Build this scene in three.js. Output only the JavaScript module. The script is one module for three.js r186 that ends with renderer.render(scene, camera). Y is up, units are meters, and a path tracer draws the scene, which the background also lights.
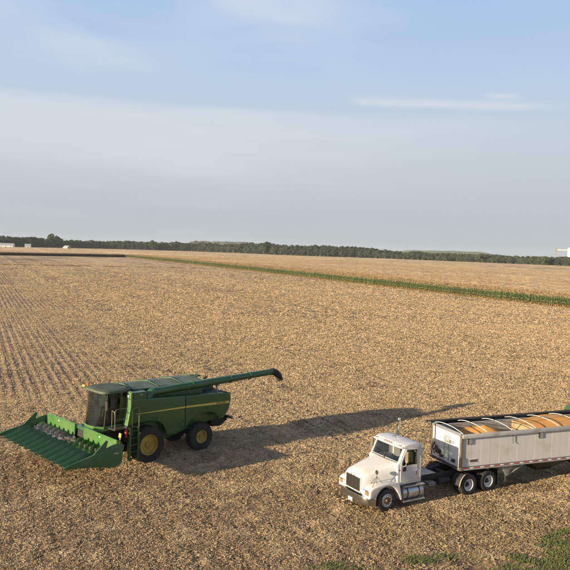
import * as THREE from 'three';
import { RoundedBoxGeometry } from 'three/addons/geometries/RoundedBoxGeometry.js';
import { mergeGeometries, mergeVertices, toCreasedNormals } from 'three/addons/utils/BufferGeometryUtils.js';
import { FontLoader } from 'three/addons/loaders/FontLoader.js';
import { TextGeometry } from 'three/addons/geometries/TextGeometry.js';
import { Brush, Evaluator, SUBTRACTION } from 'three-bvh-csg';

// ------------------------------------------------------------------ camera, sky, sun, exposure
const scene = new THREE.Scene();
const camera = new THREE.PerspectiveCamera(44.31, 1, 0.5, 12000);
camera.rotation.order = 'YXZ';
camera.position.set(0, 11.55, 0);
camera.rotation.set(-0.0504, 0, 0.0315);
scene.add(camera);

const EXPOSURE = 2.4;
const SUN_AZ = THREE.MathUtils.degToRad(34), SUN_EL = THREE.MathUtils.degToRad(12);
const toSun = new THREE.Vector3(-Math.cos(SUN_AZ) * Math.cos(SUN_EL), Math.sin(SUN_EL), Math.sin(SUN_AZ) * Math.cos(SUN_EL));

const renderer = new THREE.WebGLRenderer({ antialias: true });
renderer.setSize(1024, 1024);
renderer.toneMapping = THREE.LinearToneMapping;
renderer.toneMappingExposure = EXPOSURE;
renderer.shadowMap.enabled = true;

const sun = new THREE.DirectionalLight(new THREE.Color().setRGB(1, 0.81, 0.56), 4.6);
sun.position.copy(toSun).multiplyScalar(300).add(new THREE.Vector3(0, 0, -40));
sun.target.position.set(0, 0, -40);
sun.castShadow = true;
sun.shadow.mapSize.set(4096, 4096);
Object.assign(sun.shadow.camera, { left: -90, right: 90, top: 60, bottom: -60, near: 10, far: 700 });
scene.add(sun, sun.target);

// ------------------------------------------------------------------ noise and random helpers
function rng(seed) { let a = seed >>> 0; return () => { a = (a + 0x6D2B79F5) >>> 0; let t = a; t = Math.imul(t ^ (t >>> 15), t | 1); t ^= t + Math.imul(t ^ (t >>> 7), t | 61); return ((t ^ (t >>> 14)) >>> 0) / 4294967296; }; }
function hash2(i, j, s) { let h = Math.imul(i, 374761393) + Math.imul(j, 668265263) + Math.imul(s, 2246822519); h = Math.imul(h ^ (h >>> 13), 1274126177); return ((h ^ (h >>> 16)) >>> 0) / 4294967296; }
const mod = (a, n) => ((a % n) + n) % n;
function vnoise(x, y, s = 0, px = 0, py = 0) {           // value noise, periodic when px, py are set
  let i = Math.floor(x), j = Math.floor(y); const fx = x - i, fy = y - j;
  const u = fx * fx * (3 - 2 * fx), v = fy * fy * (3 - 2 * fy);
  let i1 = i + 1, j1 = j + 1;
  if (px) { i = mod(i, px); i1 = mod(i1, px); } if (py) { j = mod(j, py); j1 = mod(j1, py); }
  const a = hash2(i, j, s), b = hash2(i1, j, s), c = hash2(i, j1, s), d = hash2(i1, j1, s);
  return a + (b - a) * u + (c - a) * v + (a - b - c + d) * u * v;
}
function fbm(x, y, s, oct = 4, px = 0, py = 0) { let r = 0, a = 0.5, n = 0; for (let o = 0; o < oct; o++) { r += a * vnoise(x, y, s + o * 17, px, py); n += a; x *= 2; y *= 2; px *= 2; py *= 2; a *= 0.5; } return r / n; }
const clamp = (x, a, b) => Math.min(b, Math.max(a, x)), lerp = (a, b, t) => a + (b - a) * t;
const sstep = (a, b, x) => { const t = clamp((x - a) / (b - a), 0, 1); return t * t * (3 - 2 * t); };
const lin = (r, g, b) => [r, g, b].map((c) => Math.pow(c / 255, 2.2));

// ------------------------------------------------------------------ sky (air and thin high cloud only)
{
  const W = 2048, Hh = 1024, data = new Float32Array(W * Hh * 4);
  const stops = [[-90, lin(150, 140, 122)], [-2, lin(176, 183, 188)], [0, lin(184, 190, 194)], [4, lin(189, 197, 204)], [8, lin(194, 205, 216)], [13, lin(185, 205, 228)], [19, lin(167, 195, 232)], [32, lin(124, 154, 198)], [60, lin(92, 113, 147)], [90, lin(84, 104, 136)]];
  for (let j = 0; j < Hh; j++) {
    const el = ((j + 0.5) / Hh - 0.5) * 180;
    let k = 0; while (k < stops.length - 2 && el > stops[k + 1][0]) k++;
    const t = clamp((el - stops[k][0]) / (stops[k + 1][0] - stops[k][0]), 0, 1);
    for (let i = 0; i < W; i++) {
      const th = ((i + 0.5) / W - 0.5) * 2 * Math.PI, ce = Math.cos(el * Math.PI / 180);
      const dx = Math.cos(th) * ce, dy = Math.sin(el * Math.PI / 180), dz = Math.sin(th) * ce;
      let az = Math.atan2(dx, -dz) * 180 / Math.PI;                      // degrees right of the view axis
      let c = [0, 1, 2].map((q) => lerp(stops[k][1][q], stops[k + 1][1][q], t));
      // forward-scatter glow of the low hazy sun, wide and smooth
      const cs = dx * toSun.x + dy * toSun.y + dz * toSun.z;
      const g = Math.pow(Math.max(0, cs), 6) * 0.5 + Math.pow(Math.max(0, cs), 40) * 0.9;
      c[0] += g * 1.0; c[1] += g * 0.86; c[2] += g * 0.64;
      if (el > 0) {
        // thin veils of cirrostratus, drawn out sideways, denser towards the left
        const el2 = el + 0.008 * az;                                     // the veils lie almost level
        const side = sstep(26, -14, az) * 0.8 + 0.2;
        const veil = sstep(0.40, 0.78, fbm(az * 0.035 + 9, el2 * 0.30, 5, 5));
        const bank = sstep(11.75, 10.9, el2 + 0.7 * fbm(az * 0.09, 3.3, 8, 4)) * sstep(3.2, 8.2, el2) * sstep(26, -18, az);
        const wisp = sstep(0.46, 0.80, fbm(az * 0.07 + el * 0.05, el2 * 0.16 + az * 0.02, 77, 5)) * sstep(10, 16, el);
        const fine = sstep(0.45, 0.85, fbm(az * 0.12, el2 * 0.9, 31, 5));
        // one thin bright streak right of centre
        const se = 11.62 - (az - 12) * 0.035 + 0.25 * (fbm(az * 0.5, 1.5, 3, 3) - 0.5);
        const across = el < se ? Math.exp(-Math.pow((el - se) / 0.20, 2)) : Math.exp(-Math.pow((el - se) / 0.34, 2));
        const streak = across * sstep(4.0, 6.0, az) * sstep(23.5, 16, az) * (0.35 + 0.9 * fbm(az * 0.55, el * 2.2, 12, 4))
          + 0.7 * Math.exp(-Math.pow((el - 12.25 + 0.06 * (az - 16)) / 0.22, 2)) * sstep(14.6, 16, az) * sstep(18.6, 17.2, az);
        const a = clamp(0.40 * veil * side * sstep(2, 9, el) + 0.40 * bank + 0.42 * wisp * side + 0.10 * fine * side + 0.55 * streak, 0, 0.8);
        const cl = lin(226, 229, 231);
        c = c.map((v, q) => lerp(v, Math.max(v, cl[q]), a));
      }
      const o = (j * W + i) * 4;
      data[o] = c[0] / EXPOSURE; data[o + 1] = c[1] / EXPOSURE; data[o + 2] = c[2] / EXPOSURE; data[o + 3] = 1;
    }
  }
  const sky = new THREE.DataTexture(data, W, Hh, THREE.RGBAFormat, THREE.FloatType);
  sky.mapping = THREE.EquirectangularReflectionMapping; sky.magFilter = THREE.LinearFilter; sky.minFilter = THREE.LinearFilter; sky.wrapS = THREE.RepeatWrapping; sky.needsUpdate = true;
  scene.background = sky; scene.environment = sky;
}
scene.fog = new THREE.FogExp2(new THREE.Color().setRGB(0.80, 0.86, 0.93), 0.00006);

// ------------------------------------------------------------------ modelling helpers (vehicles: X forward, Y up, Z to the right)
const V = (x, y, z) => new THREE.Vector3(x, y, z);
const rgb = (r, g, b) => new THREE.Color().setRGB(r, g, b);
function mat(c, o = {}) { return new THREE.MeshPhysicalMaterial({ color: Array.isArray(c) ? rgb(...c) : c, roughness: 0.6, side: THREE.DoubleSide, ...o }); }
function texture(size, fn, srgb = false, rep = 1) {        // fn(x, y) in 0..1 -> [r, g, b] in 0..1
  const d = new Uint8Array(size * size * 4);
  for (let j = 0; j < size; j++) for (let i = 0; i < size; i++) { const c = fn(i / size, j / size), o = (j * size + i) * 4; d[o] = 255 * clamp(c[0], 0, 1); d[o + 1] = 255 * clamp(c[1], 0, 1); d[o + 2] = 255 * clamp(c[2], 0, 1); d[o + 3] = 255; }
  const t = new THREE.DataTexture(d, size, size); t.magFilter = THREE.LinearFilter; t.minFilter = THREE.LinearMipmapLinearFilter; t.generateMipmaps = true;
  t.wrapS = t.wrapT = THREE.RepeatWrapping; t.repeat.set(rep, rep); if (srgb) t.colorSpace = THREE.SRGBColorSpace; t.needsUpdate = true; return t;
}
// uv in metres from the dominant axis of each face, so grime keeps its size on every part
function boxUV(g) {
  const p = g.attributes.position, n = g.attributes.normal, uv = new Float32Array(p.count * 2);
  for (let i = 0; i < p.count; i++) {
    const ax = Math.abs(n.getX(i)), ay = Math.abs(n.getY(i)), az = Math.abs(n.getZ(i));
    const [a, b] = ax > ay && ax > az ? [p.getZ(i), p.getY(i)] : ay > az ? [p.getX(i), p.getZ(i)] : [p.getX(i), p.getY(i)];
    uv[2 * i] = a; uv[2 * i + 1] = b;
  }
  g.setAttribute('uv', new THREE.BufferAttribute(uv, 2)); return g;
}
function clean(g) { g = g.index ? g.toNonIndexed() : g; for (const k of Object.keys(g.attributes)) if (!['position', 'normal'].includes(k)) g.deleteAttribute(k); return g; }
function merge(list) { return mergeGeometries(list.map(clean)); }
function add(parent, name, geo, m) {
  if (Array.isArray(geo)) geo = merge(geo);
  if (!geo.attributes.normal) geo.computeVertexNormals();
  if (!geo.attributes.color) boxUV(geo);
  const o = new THREE.Mesh(geo, m); o.name = name; o.castShadow = o.receiveShadow = true; parent.add(o); return o;
}
function group(parent, name, x = 0, y = 0, z = 0) { const g = new THREE.Group(); g.name = name; g.position.set(x, y, z); parent.add(g); return g; }
const taken = {};
function numbered(n) { taken[n] = (taken[n] ?? -1) + 1; return taken[n] ? n + '_' + String(taken[n]).padStart(3, '0') : n; }
function tag(o, label, category, grp, kind) { o.userData.label = label; o.userData.category = category; if (grp) o.userData.group = grp; if (kind) o.userData.kind = kind; return o; }
function bx(w, h, d, x, y, z, r = 0.02) { const g = r > 0 ? new RoundedBoxGeometry(w, h, d, 2, Math.min(r, w / 2.1, h / 2.1, d / 2.1)) : new THREE.BoxGeometry(w, h, d); return g.translate(x, y, z); }
function prism(pts, z0, z1, bev = 0.02, seg = 2) {         // side-view polygon (x, y) pushed from z0 to z1
  const s = pts instanceof THREE.Shape ? pts : new THREE.Shape(pts.map((p) => new THREE.Vector2(p[0], p[1])));
  const a = Math.min(z0, z1), b = Math.max(z0, z1), bv = Math.min(bev, (b - a) / 2.2);
  const g = new THREE.ExtrudeGeometry(s, { depth: b - a - 2 * bv, bevelEnabled: bv > 0, bevelThickness: bv, bevelSize: bv, bevelOffset: -bv, bevelSegments: seg, curveSegments: 14, steps: 1 });
  return toCreasedNormals(g.translate(0, 0, a + bv), 0.6);
}
function plan(pts, y0, y1, bev = 0.02) {                    // plan-view polygon (x, z) raised from y0 to y1
  const g = prism(pts.map(([x, z]) => [x, -z]), y0, y1, bev); g.rotateX(-Math.PI / 2); return g;
}
function rod(p, q, r, seg = 8, r2 = r) {
  p = Array.isArray(p) ? V(...p) : p; q = Array.isArray(q) ? V(...q) : q;
  const d = q.clone().sub(p), g = new THREE.CylinderGeometry(r2, r, d.length(), seg);
  g.applyQuaternion(new THREE.Quaternion().setFromUnitVectors(V(0, 1, 0), d.clone().normalize())); return g.translate((p.x + q.x) / 2, (p.y + q.y) / 2, (p.z + q.z) / 2);
}
function pipe(pts, r, seg = 24, rs = 7, tension = 0.3) { return new THREE.TubeGeometry(new THREE.CatmullRomCurve3(pts.map((p) => V(...p)), false, 'catmullrom', tension), seg, r, rs); }
function bar(p, q, w, h) {                                  // square bar between two points
  p = V(...p); q = V(...q); const d = q.clone().sub(p), g = new THREE.BoxGeometry(d.length(), h, w);
  const x = d.clone().normalize(), y = V(0, 1, 0), z = x.clone().cross(y); if (z.length() < 1e-3) z.set(0, 0, 1); z.normalize(); y.copy(z).cross(x);
  g.applyMatrix4(new THREE.Matrix4().makeBasis(x, y, z)); return g.translate((p.x + q.x) / 2, (p.y + q.y) / 2, (p.z + q.z) / 2);
}
function loft(secs, closed = false, caps = true, crease = 0.7) {   // rings of points, all of one length
  const n = secs[0].length, pos = [], idx = [];
  for (const s of secs) for (const p of s) pos.push(...p);
  const m = closed ? n : n - 1;
  for (let i = 0; i < secs.length - 1; i++) for (let j = 0; j < m; j++) { const a = i * n + j, b = i * n + (j + 1) % n, c = a + n, d = b + n; idx.push(a, c, b, b, c, d); }
  if (caps) for (const i of [0, secs.length - 1]) { const k = pos.length / 3, c = [0, 1, 2].map((q) => secs[i].reduce((s, p) => s + p[q], 0) / n); pos.push(...c); for (let j = 0; j < m; j++) idx.push(k, i * n + j, i * n + (j + 1) % n); }
  const g = new THREE.BufferGeometry(); g.setAttribute('position', new THREE.Float32BufferAttribute(pos, 3)); g.setIndex(idx); g.computeVertexNormals();
  return toCreasedNormals(g, crease);
}
function lathe(prof, seg = 40) { const g = new THREE.LatheGeometry(prof.map((p) => new THREE.Vector2(p[0], p[1])), seg); g.rotateX(Math.PI / 2); return toCreasedNormals(g, 0.6); }   // axis along z
const csg = new Evaluator(); csg.attributes = ['position', 'normal'];
function cut(base, holes) {
  const prep = (g) => { g = clean(g.clone()); const b = new Brush(mergeVertices(g)); b.updateMatrixWorld(); return b; };
  let r = prep(base);
  for (const h of holes) r = csg.evaluate(r, prep(h), SUBTRACTION);
  return toCreasedNormals(clean(r.geometry), 0.5);
}
const font = await new FontLoader().loadAsync('fonts/droid/droid_sans_bold.typeface.json');
const fontSerif = await new FontLoader().loadAsync('fonts/droid/droid_serif_bold.typeface.json');
function lettering(s, size, f = font, depth = 0.004) { const g = new TextGeometry(s, { font: f, size, depth, curveSegments: 4 }); g.computeBoundingBox(); const b = g.boundingBox; return g.translate(-(b.min.x + b.max.x) / 2, -(b.min.y + b.max.y) / 2, 0); }

// ------------------------------------------------------------------ materials
const grime = (lo, seed, tint = [1, 0.94, 0.84]) => texture(256, (x, y) => {     // dust and splash marks with their own grain
  const n = fbm(x * 5, y * 5, seed, 5, 5, 5), f = vnoise(x * 128, y * 128, seed + 3, 128, 128), p = sstep(0.5, 0.72, n) * 0.8 + 0.25 * f;
  return [0, 1, 2].map((q) => lerp(1, lo * tint[q], clamp(p, 0, 1)));
}, false, 0.4);
const rough = texture(256, (x, y) => { const n = fbm(x * 6, y * 6, 71, 5, 6, 6); const v = 0.55 + 0.45 * n; return [v, v, v]; }, false, 0.5);
const dustyG = grime(0.74, 11), dustyW = grime(0.90, 23, [1, 0.95, 0.87]);
const greenDust = texture(256, (x, y) => { const n = fbm(x * 5, y * 5, 41, 5, 5, 5), f = vnoise(x * 128, y * 128, 44, 128, 128), p = clamp(sstep(0.42, 0.75, n) * 0.6 + 0.3 * f, 0, 1); return [lerp(0.20, 0.46, p), lerp(0.80, 0.84, p), lerp(0.21, 0.38, p)]; }, false, 0.4);
const MAT = {
  green: mat([0.088, 0.11, 0.088], { map: greenDust, roughness: 0.42, roughnessMap: rough, clearcoat: 0.35, clearcoatRoughness: 0.3 }),
  poly: mat([0.155, 0.145, 0.155], { map: greenDust, roughness: 0.62, roughnessMap: rough }),
  bright: mat([0.21, 0.19, 0.14], { map: greenDust, roughness: 0.45, roughnessMap: rough, clearcoat: 0.3 }),
  tankTop: mat([0.12, 0.165, 0.125], { map: dustyG, roughness: 0.75 }),
  roofDark: mat([0.062, 0.082, 0.05], { map: dustyG, roughness: 0.7 }),
  yellow: mat([0.45, 0.32, 0.05], { map: dustyG, roughness: 0.5 }),
  stripe: mat([0.60, 0.47, 0.09], { roughness: 0.5 }),
  black: mat([0.018, 0.017, 0.016], { roughness: 0.75 }),
  darkSteel: mat([0.05, 0.047, 0.042], { roughness: 0.6, metalness: 0.3, map: dustyG }),
  rubber: mat([0.026, 0.024, 0.022], { map: dustyG, roughness: 0.88 }),
  dustRubber: mat([0.032, 0.028, 0.024], { map: dustyG, roughness: 0.92 }),
  white: mat([0.58, 0.57, 0.55], { map: dustyW, roughness: 0.34, clearcoat: 0.6, clearcoatRoughness: 0.12 }),
  panel: mat([0.50, 0.49, 0.47], { map: dustyW, roughness: 0.45 }),
  panelB: mat([0.485, 0.475, 0.455], { map: dustyW, roughness: 0.5 }),
  alu: mat([0.50, 0.50, 0.50], { metalness: 0.7, roughness: 0.42, roughnessMap: rough }),
  dullAlu: mat([0.36, 0.355, 0.345], { metalness: 0.4, roughness: 0.55, map: dustyG }),
  chrome: mat([0.62, 0.61, 0.59], { metalness: 1, roughness: 0.16 }),
  steelPost: mat([0.42, 0.37, 0.28], { metalness: 0.9, roughness: 0.25 }),
  bumper: mat([0.40, 0.38, 0.35], { metalness: 0.95, roughness: 0.22 }),
  glass: new THREE.MeshPhysicalMaterial({ color: rgb(0.80, 0.86, 0.84), transmission: 1, roughness: 0.03, thickness: 0, ior: 1.5, side: THREE.DoubleSide }),
  tint: new THREE.MeshPhysicalMaterial({ color: rgb(0.30, 0.34, 0.31), transmission: 1, roughness: 0.04, thickness: 0, ior: 1.5, side: THREE.DoubleSide }),
  amber: mat([0.45, 0.16, 0.03], { roughness: 0.25 }),
  red: mat([0.42, 0.02, 0.018], { roughness: 0.4 }),
  tapeRed: mat([0.34, 0.035, 0.03], { roughness: 0.5 }),
  tapeWhite: mat([0.66, 0.65, 0.62], { roughness: 0.5 }),
  lens: mat([0.75, 0.75, 0.72], { roughness: 0.1, clearcoat: 1 }),
  seat: mat([0.045, 0.04, 0.034], { roughness: 0.9 }),
  skinCloth: mat([0.16, 0.15, 0.14], { roughness: 0.9 }),
  tarp: mat([0.035, 0.034, 0.032], { roughness: 0.7 }),
  blue: mat([0.02, 0.05, 0.22], { roughness: 0.5 }),
  decal: mat([0.03, 0.03, 0.035], { roughness: 0.5 }),
};

// ------------------------------------------------------------------ the land: row frame, heights, ground sheet
const RD = [-0.4073, 0.9133], RN = [0.9133, 0.4073];        // crop-row direction and its normal, as (x, depth)
const sOf = (x, d) => x * RN[0] + d * RN[1], tOf = (x, d) => x * RD[0] + d * RD[1];
const fromST = (s, t) => [s * RN[0] + t * RD[0], s * RN[1] + t * RD[1]];
const ROW = 160 / 210;
const EDGE_S = 127.5;                                        // first row of the standing corn
const bareRows = (s, t) => sstep(46, 58, t + 6 * (vnoise(s * 0.5, 2, 64) - 0.5)) * clamp(sstep(10.5, 7.5, s) * sstep(-16, -8, s) + 0.45 * sstep(18, 14, s) * sstep(8, 10, s), 0, 1) * (0.8 + 0.2 * sstep(0.3, 0.6, fbm(s * 0.25, t * 0.06, 61, 3)));
const rowDip = (s) => Math.pow(0.5 + 0.5 * Math.cos(2 * Math.PI * s / ROW), 2) * (0.55 + 0.45 * hash2(Math.round(s / ROW), 7, 19));
const openRow = (s) => (hash2(Math.round(s / ROW), 3, 23) > 0.78 ? 1.0 : 0.16);   // a gap left wider here and there      // 1 in the gap between two rows
function gh(x, d) {
  const w = sstep(160, 60, d) * sstep(12, 20, d) * sstep(60, 34, Math.abs(x));
  if (w <= 0) return 0;
  const s = sOf(x, d), t = tOf(x, d);
  return w * (0.05 * (fbm(x * 0.8, d * 0.8, 3, 3) - 0.5) + 0.05 * (fbm(x * 3.1, d * 3.1, 9, 2) - 0.5) - (0.02 + 0.05 * bareRows(s, t)) * rowDip(s));
}
// ragged patches of trodden soil, denser towards the camera to paint in foreground shade
const soilAndNearShade = (x, d) => sstep(0.46, 0.60, fbm(x * 0.75, d * 0.75, 95, 5) + 0.32 * sstep(43, 27, d) - 0.13);
const inGrass = (x, d) => {                                  // the green corner and the thin green patches in the foreground
  const n = 1.5 * (fbm(x * 1.4, d * 1.4, 211, 5) - 0.5);
  const corner = sstep(-0.15, 0.55, (x - 9.85) * 0.75 + (28.1 - d) * 0.32 - 0.25 * Math.max(0, d - 27.9) * 4 + 2.4 * n);
  const blob = (cx, cd, rx, rd) => sstep(1.1, 0.5, Math.hypot((x - cx) / rx, (d - cd) / rd) + 1.2 * n);
  return Math.max(corner, 0.8 * blob(5.4, 25.9, 0.75, 0.4), 0.28 * blob(2.2, 25.0, 1.6, 0.5), 0.3 * blob(4.1, 24.6, 1.2, 0.4), 0.35 * blob(6.6, 26.2, .9, .5));
};
const groundMap = (() => {                                   // 160 m of field: soil, chopped residue in streaks, bare gaps between rows
  const N = 2048, tex = texture(N, (u, v) => {
    const s = u * 160, sS = s > 128 ? s - 160 : s, t = v * 160;
    const fine = hash2(Math.floor(u * N), Math.floor(v * N), 5), mid = vnoise(u * 900, v * 900, 6, 900, 900);
    const clump = fbm(u * 170, v * 150, 12, 3, 170, 150), streak = fbm(u * 210, v * 28, 14, 3, 210, 28), broad = fbm(u * 16, v * 10, 15, 4, 16, 10);
    const dip = rowDip(sS), bare = t < 58 ? 0.5 * bareRows(sS, t + 160) : bareRows(sS, t), wide = Math.sqrt(dip);
    let c = 0.70 + 0.55 * (clump - 0.5) + 0.55 * (streak - 0.5) + 0.35 * (broad - 0.5) + 0.35 * (mid - 0.5) + 0.28 * (fine - 0.5) - Math.pow(dip, 0.7) * openRow(sS) * 0.75 - wide * 1.25 * bare * (0.45 + streak) + 0.12 * bare * (1 - dip);
    c = clamp(c, 0, 1);
    const soil = [0.16, 0.108, 0.066], straw = [0.66, 0.46, 0.235];
    const k = sstep(0.12, 0.95, c);
    return [0, 1, 2].map((q) => Math.pow(lerp(soil[q], straw[q], k) * (0.86 + 0.28 * fine), 1 / 2.2));
  }, true);
  tex.anisotropy = 8; return tex;
})();
const groundBump = texture(512, (u, v) => { const c = fbm(u * 26, v * 26, 33, 4, 26, 26), f = hash2(Math.floor(u * 512), Math.floor(v * 512), 3); const g = 0.75 * c + 0.25 * f; return [g, g, g]; }, false, 40);
{
  const axis = (core0, core1, step, lo, hi, ratio) => {
    const a = []; for (let x = core0; x <= core1 + 1e-6; x += step) a.push(x);
    let st = step, x = core1; while (x < hi) { st *= ratio; x += st; a.push(Math.min(x, hi)); }
    st = step; x = core0; const b = []; while (x > lo) { st *= ratio; x -= st; b.push(Math.max(x, lo)); }
    return b.reverse().concat(a);
  };
  const xs = axis(-27, 30, 0.2, -3600, 3600, 1.10), ds = axis(21, 66, 0.2, -1200, 3400, 1.07);
  const pos = new Float32Array(xs.length * ds.length * 3), uv = new Float32Array(xs.length * ds.length * 2), col = new Float32Array(xs.length * ds.length * 3), idx = [];
  ds.forEach((d, j) => xs.forEach((x, i) => {
    const k = j * xs.length + i, s = sOf(x, d), t = tOf(x, d);
    pos[3 * k] = x; pos[3 * k + 1] = gh(x, d); pos[3 * k + 2] = -d; uv[2 * k] = s / 160; uv[2 * k + 1] = t / 160;
    const b = 0.86 + 0.5 * (fbm(s * 0.05, t * 0.012, 91, 4) - 0.5) + 0.3 * (fbm(x * 0.4, d * 0.4, 93, 3) - 0.5);
    const soilShade = soilAndNearShade(x, d) * 0.46;                        // trodden soil, and foreground shade put into the vertex colour
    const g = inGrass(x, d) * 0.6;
    const c = [b * (1 - soilShade), b * (1 - soilShade * 1.10), b * (1 - soilShade * 1.22)];
    col[3 * k] = lerp(c[0], 0.38, g); col[3 * k + 1] = lerp(c[1], 0.50, g); col[3 * k + 2] = lerp(c[2], 0.40, g);
  }));
  for (let j = 0; j < ds.length - 1; j++) for (let i = 0; i < xs.length - 1; i++) { const a = j * xs.length + i, b = a + 1, c = a + xs.length, d = c + 1; idx.push(a, b, c, b, d, c); }
  const g = new THREE.BufferGeometry();
  g.setAttribute('position', new THREE.BufferAttribute(pos, 3)); g.setAttribute('uv', new THREE.BufferAttribute(uv, 2)); g.setAttribute('color', new THREE.BufferAttribute(col, 3)); g.setIndex(idx); g.computeVertexNormals();
  const o = new THREE.Mesh(g, new THREE.MeshStandardMaterial({ map: groundMap, bumpMap: groundBump, bumpScale: 0.05, roughness: 0.95, vertexColors: true }));
  o.name = 'ground'; o.receiveShadow = o.castShadow = true; o.userData = { kind: 'structure', label: 'harvested corn field covered with chopped straw and stubble', category: 'field' }; scene.add(o);
}
function hill(name, x, d, len, depth, h, color, flat, label) {
  const nx = 60, nz = 14, pos = [], idx = [];
  for (let j = 0; j <= nz; j++) for (let i = 0; i <= nx; i++) {
    const u = i / nx * 2 - 1, v = j / nz * 2 - 1, e = sstep(1, flat, Math.abs(u + 0.25 * (u * u - 1))) * sstep(1, 0.1, Math.abs(v));
    pos.push(x + u * len / 2, e * h * (0.85 + 0.3 * fbm(i * 0.45, j * 0.4, 5, 4)) - 0.5, -(d + v * depth / 2));
  }
  for (let j = 0; j < nz; j++) for (let i = 0; i < nx; i++) { const a = j * (nx + 1) + i; idx.push(a, a + 1, a + nx + 1, a + 1, a + nx + 2, a + nx + 1); }
  const g = new THREE.BufferGeometry(); g.setAttribute('position', new THREE.Float32BufferAttribute(pos, 3)); g.setIndex(idx); g.computeVertexNormals();
  const o = new THREE.Mesh(g, mat(color, { roughness: 1 })); o.name = numbered(name); o.castShadow = o.receiveShadow = true; o.userData = { kind: 'structure', label, category: 'hill' }; scene.add(o);
}
hill('hill', -262, 2600, 300, 300, 34.5, [0.075, 0.08, 0.066], 0.7, 'long low grey mound rising behind the far trees');
hill('hill', 560, 2700, 620, 300, 26.5, [0.11, 0.125, 0.07], 0.4, 'low pale green rise behind the trees on the right');

// ------------------------------------------------------------------ standing corn
function cornPlant(seed, dry) {
  const R = rng(seed), pos = [], col = [], idx = [];
  const quad = (pts, c) => { const k = pos.length / 3; for (const p of pts) { pos.push(...p); col.push(...c); } for (let i = 0; i < pts.length - 2; i += 2) idx.push(k + i, k + i + 1, k + i + 2, k + i + 1, k + i + 3, k + i + 2); };
  const tan = [0.235, 0.158, 0.078], husk = [0.46, 0.36, 0.20], gr = [0.075, 0.115, 0.032], low = [0.30, 0.20, 0.10], stem = dry ? [0.34, 0.25, 0.12] : [0.16, 0.17, 0.05];
  for (let a = 0; a < 3; a++) { const t0 = a * 2.1, t1 = t0 + 2.1, r = 0.018; quad([[r * Math.cos(t0), 0, r * Math.sin(t0)], [r * Math.cos(t1), 0, r * Math.sin(t1)], [r * Math.cos(t0) * 0.6, 2.1, r * Math.sin(t0) * 0.6], [r * Math.cos(t1) * 0.6, 2.1, r * Math.sin(t1) * 0.6]], stem); }
  for (let k = 0; k < 11; k++) {
    const h = 0.25 + k * 0.175, an = k * 2.5 + R(), L = 0.45 + 0.3 * R(), w = 0.045 + 0.02 * R(), dx = Math.cos(an), dz = Math.sin(an), pts = [];
    for (let i = 0; i <= 4; i++) { const q = i / 4, x = L * q, y = h + L * (0.75 * q - 1.15 * q * q), ww = w * Math.sin(Math.PI * (0.12 + 0.86 * q)); pts.push([dx * x - dz * ww, y, dz * x + dx * ww], [dx * x + dz * ww, y, dz * x - dx * ww]); }
    const c = dry ? tan.map((v) => v * (0.75 + 0.5 * R())) : (k < 3 ? low : (k > 8 && R() < 0.4 ? tan : gr)).map((v) => v * (0.7 + 0.6 * R()));
    quad(pts, c);
  }
  quad([[0.03, 0.95, 0.05], [0.09, 0.98, 0.02], [0.07, 1.18, 0.07], [0.14, 1.2, 0.03]], husk);
  for (let k = 0; k < 5; k++) { const an = k * 1.26 + R(), dx = Math.cos(an) * 0.13, dz = Math.sin(an) * 0.13; quad([[-0.01, 2.05, 0], [0.01, 2.05, 0], [dx - 0.012, 2.38, dz], [dx + 0.012, 2.38, dz]], [0.24, 0.17, 0.085]); }
  const g = new THREE.BufferGeometry(); g.setAttribute('position', new THREE.Float32BufferAttribute(pos, 3)); g.setAttribute('color', new THREE.Float32BufferAttribute(col, 3)); g.setIndex(idx); g.computeVertexNormals(); return g;
}
const leafMat = new THREE.MeshPhysicalMaterial({ vertexColors: true, roughness: 0.85, side: THREE.DoubleSide, transmission: 0, thickness: 0 });
function instances(name, geo, m, list, label, category) {
  const o = new THREE.InstancedMesh(geo, m, list.length), M = new THREE.Matrix4(), Q = new THREE.Quaternion(), E = new THREE.Euler(), S = V(), P = V(), C = new THREE.Color();
  list.forEach((a, i) => { M.compose(P.set(a.x, a.y, -a.d), Q.setFromEuler(E.set(a.rx ?? 0, a.ry ?? 0, a.rz ?? 0, 'YXZ')), S.set(a.sx ?? a.s, a.sy ?? a.s, a.sz ?? a.s)); o.setMatrixAt(i, M); o.setColorAt(i, C.setRGB(...(a.c ?? [1, 1, 1]))); });
  o.name = numbered(name); o.castShadow = o.receiveShadow = true; tag(o, label, category, null, 'stuff'); scene.add(o); return o;
}
const crossEdge = (s) => 648 - 0.45 * (EDGE_S - s);
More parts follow.
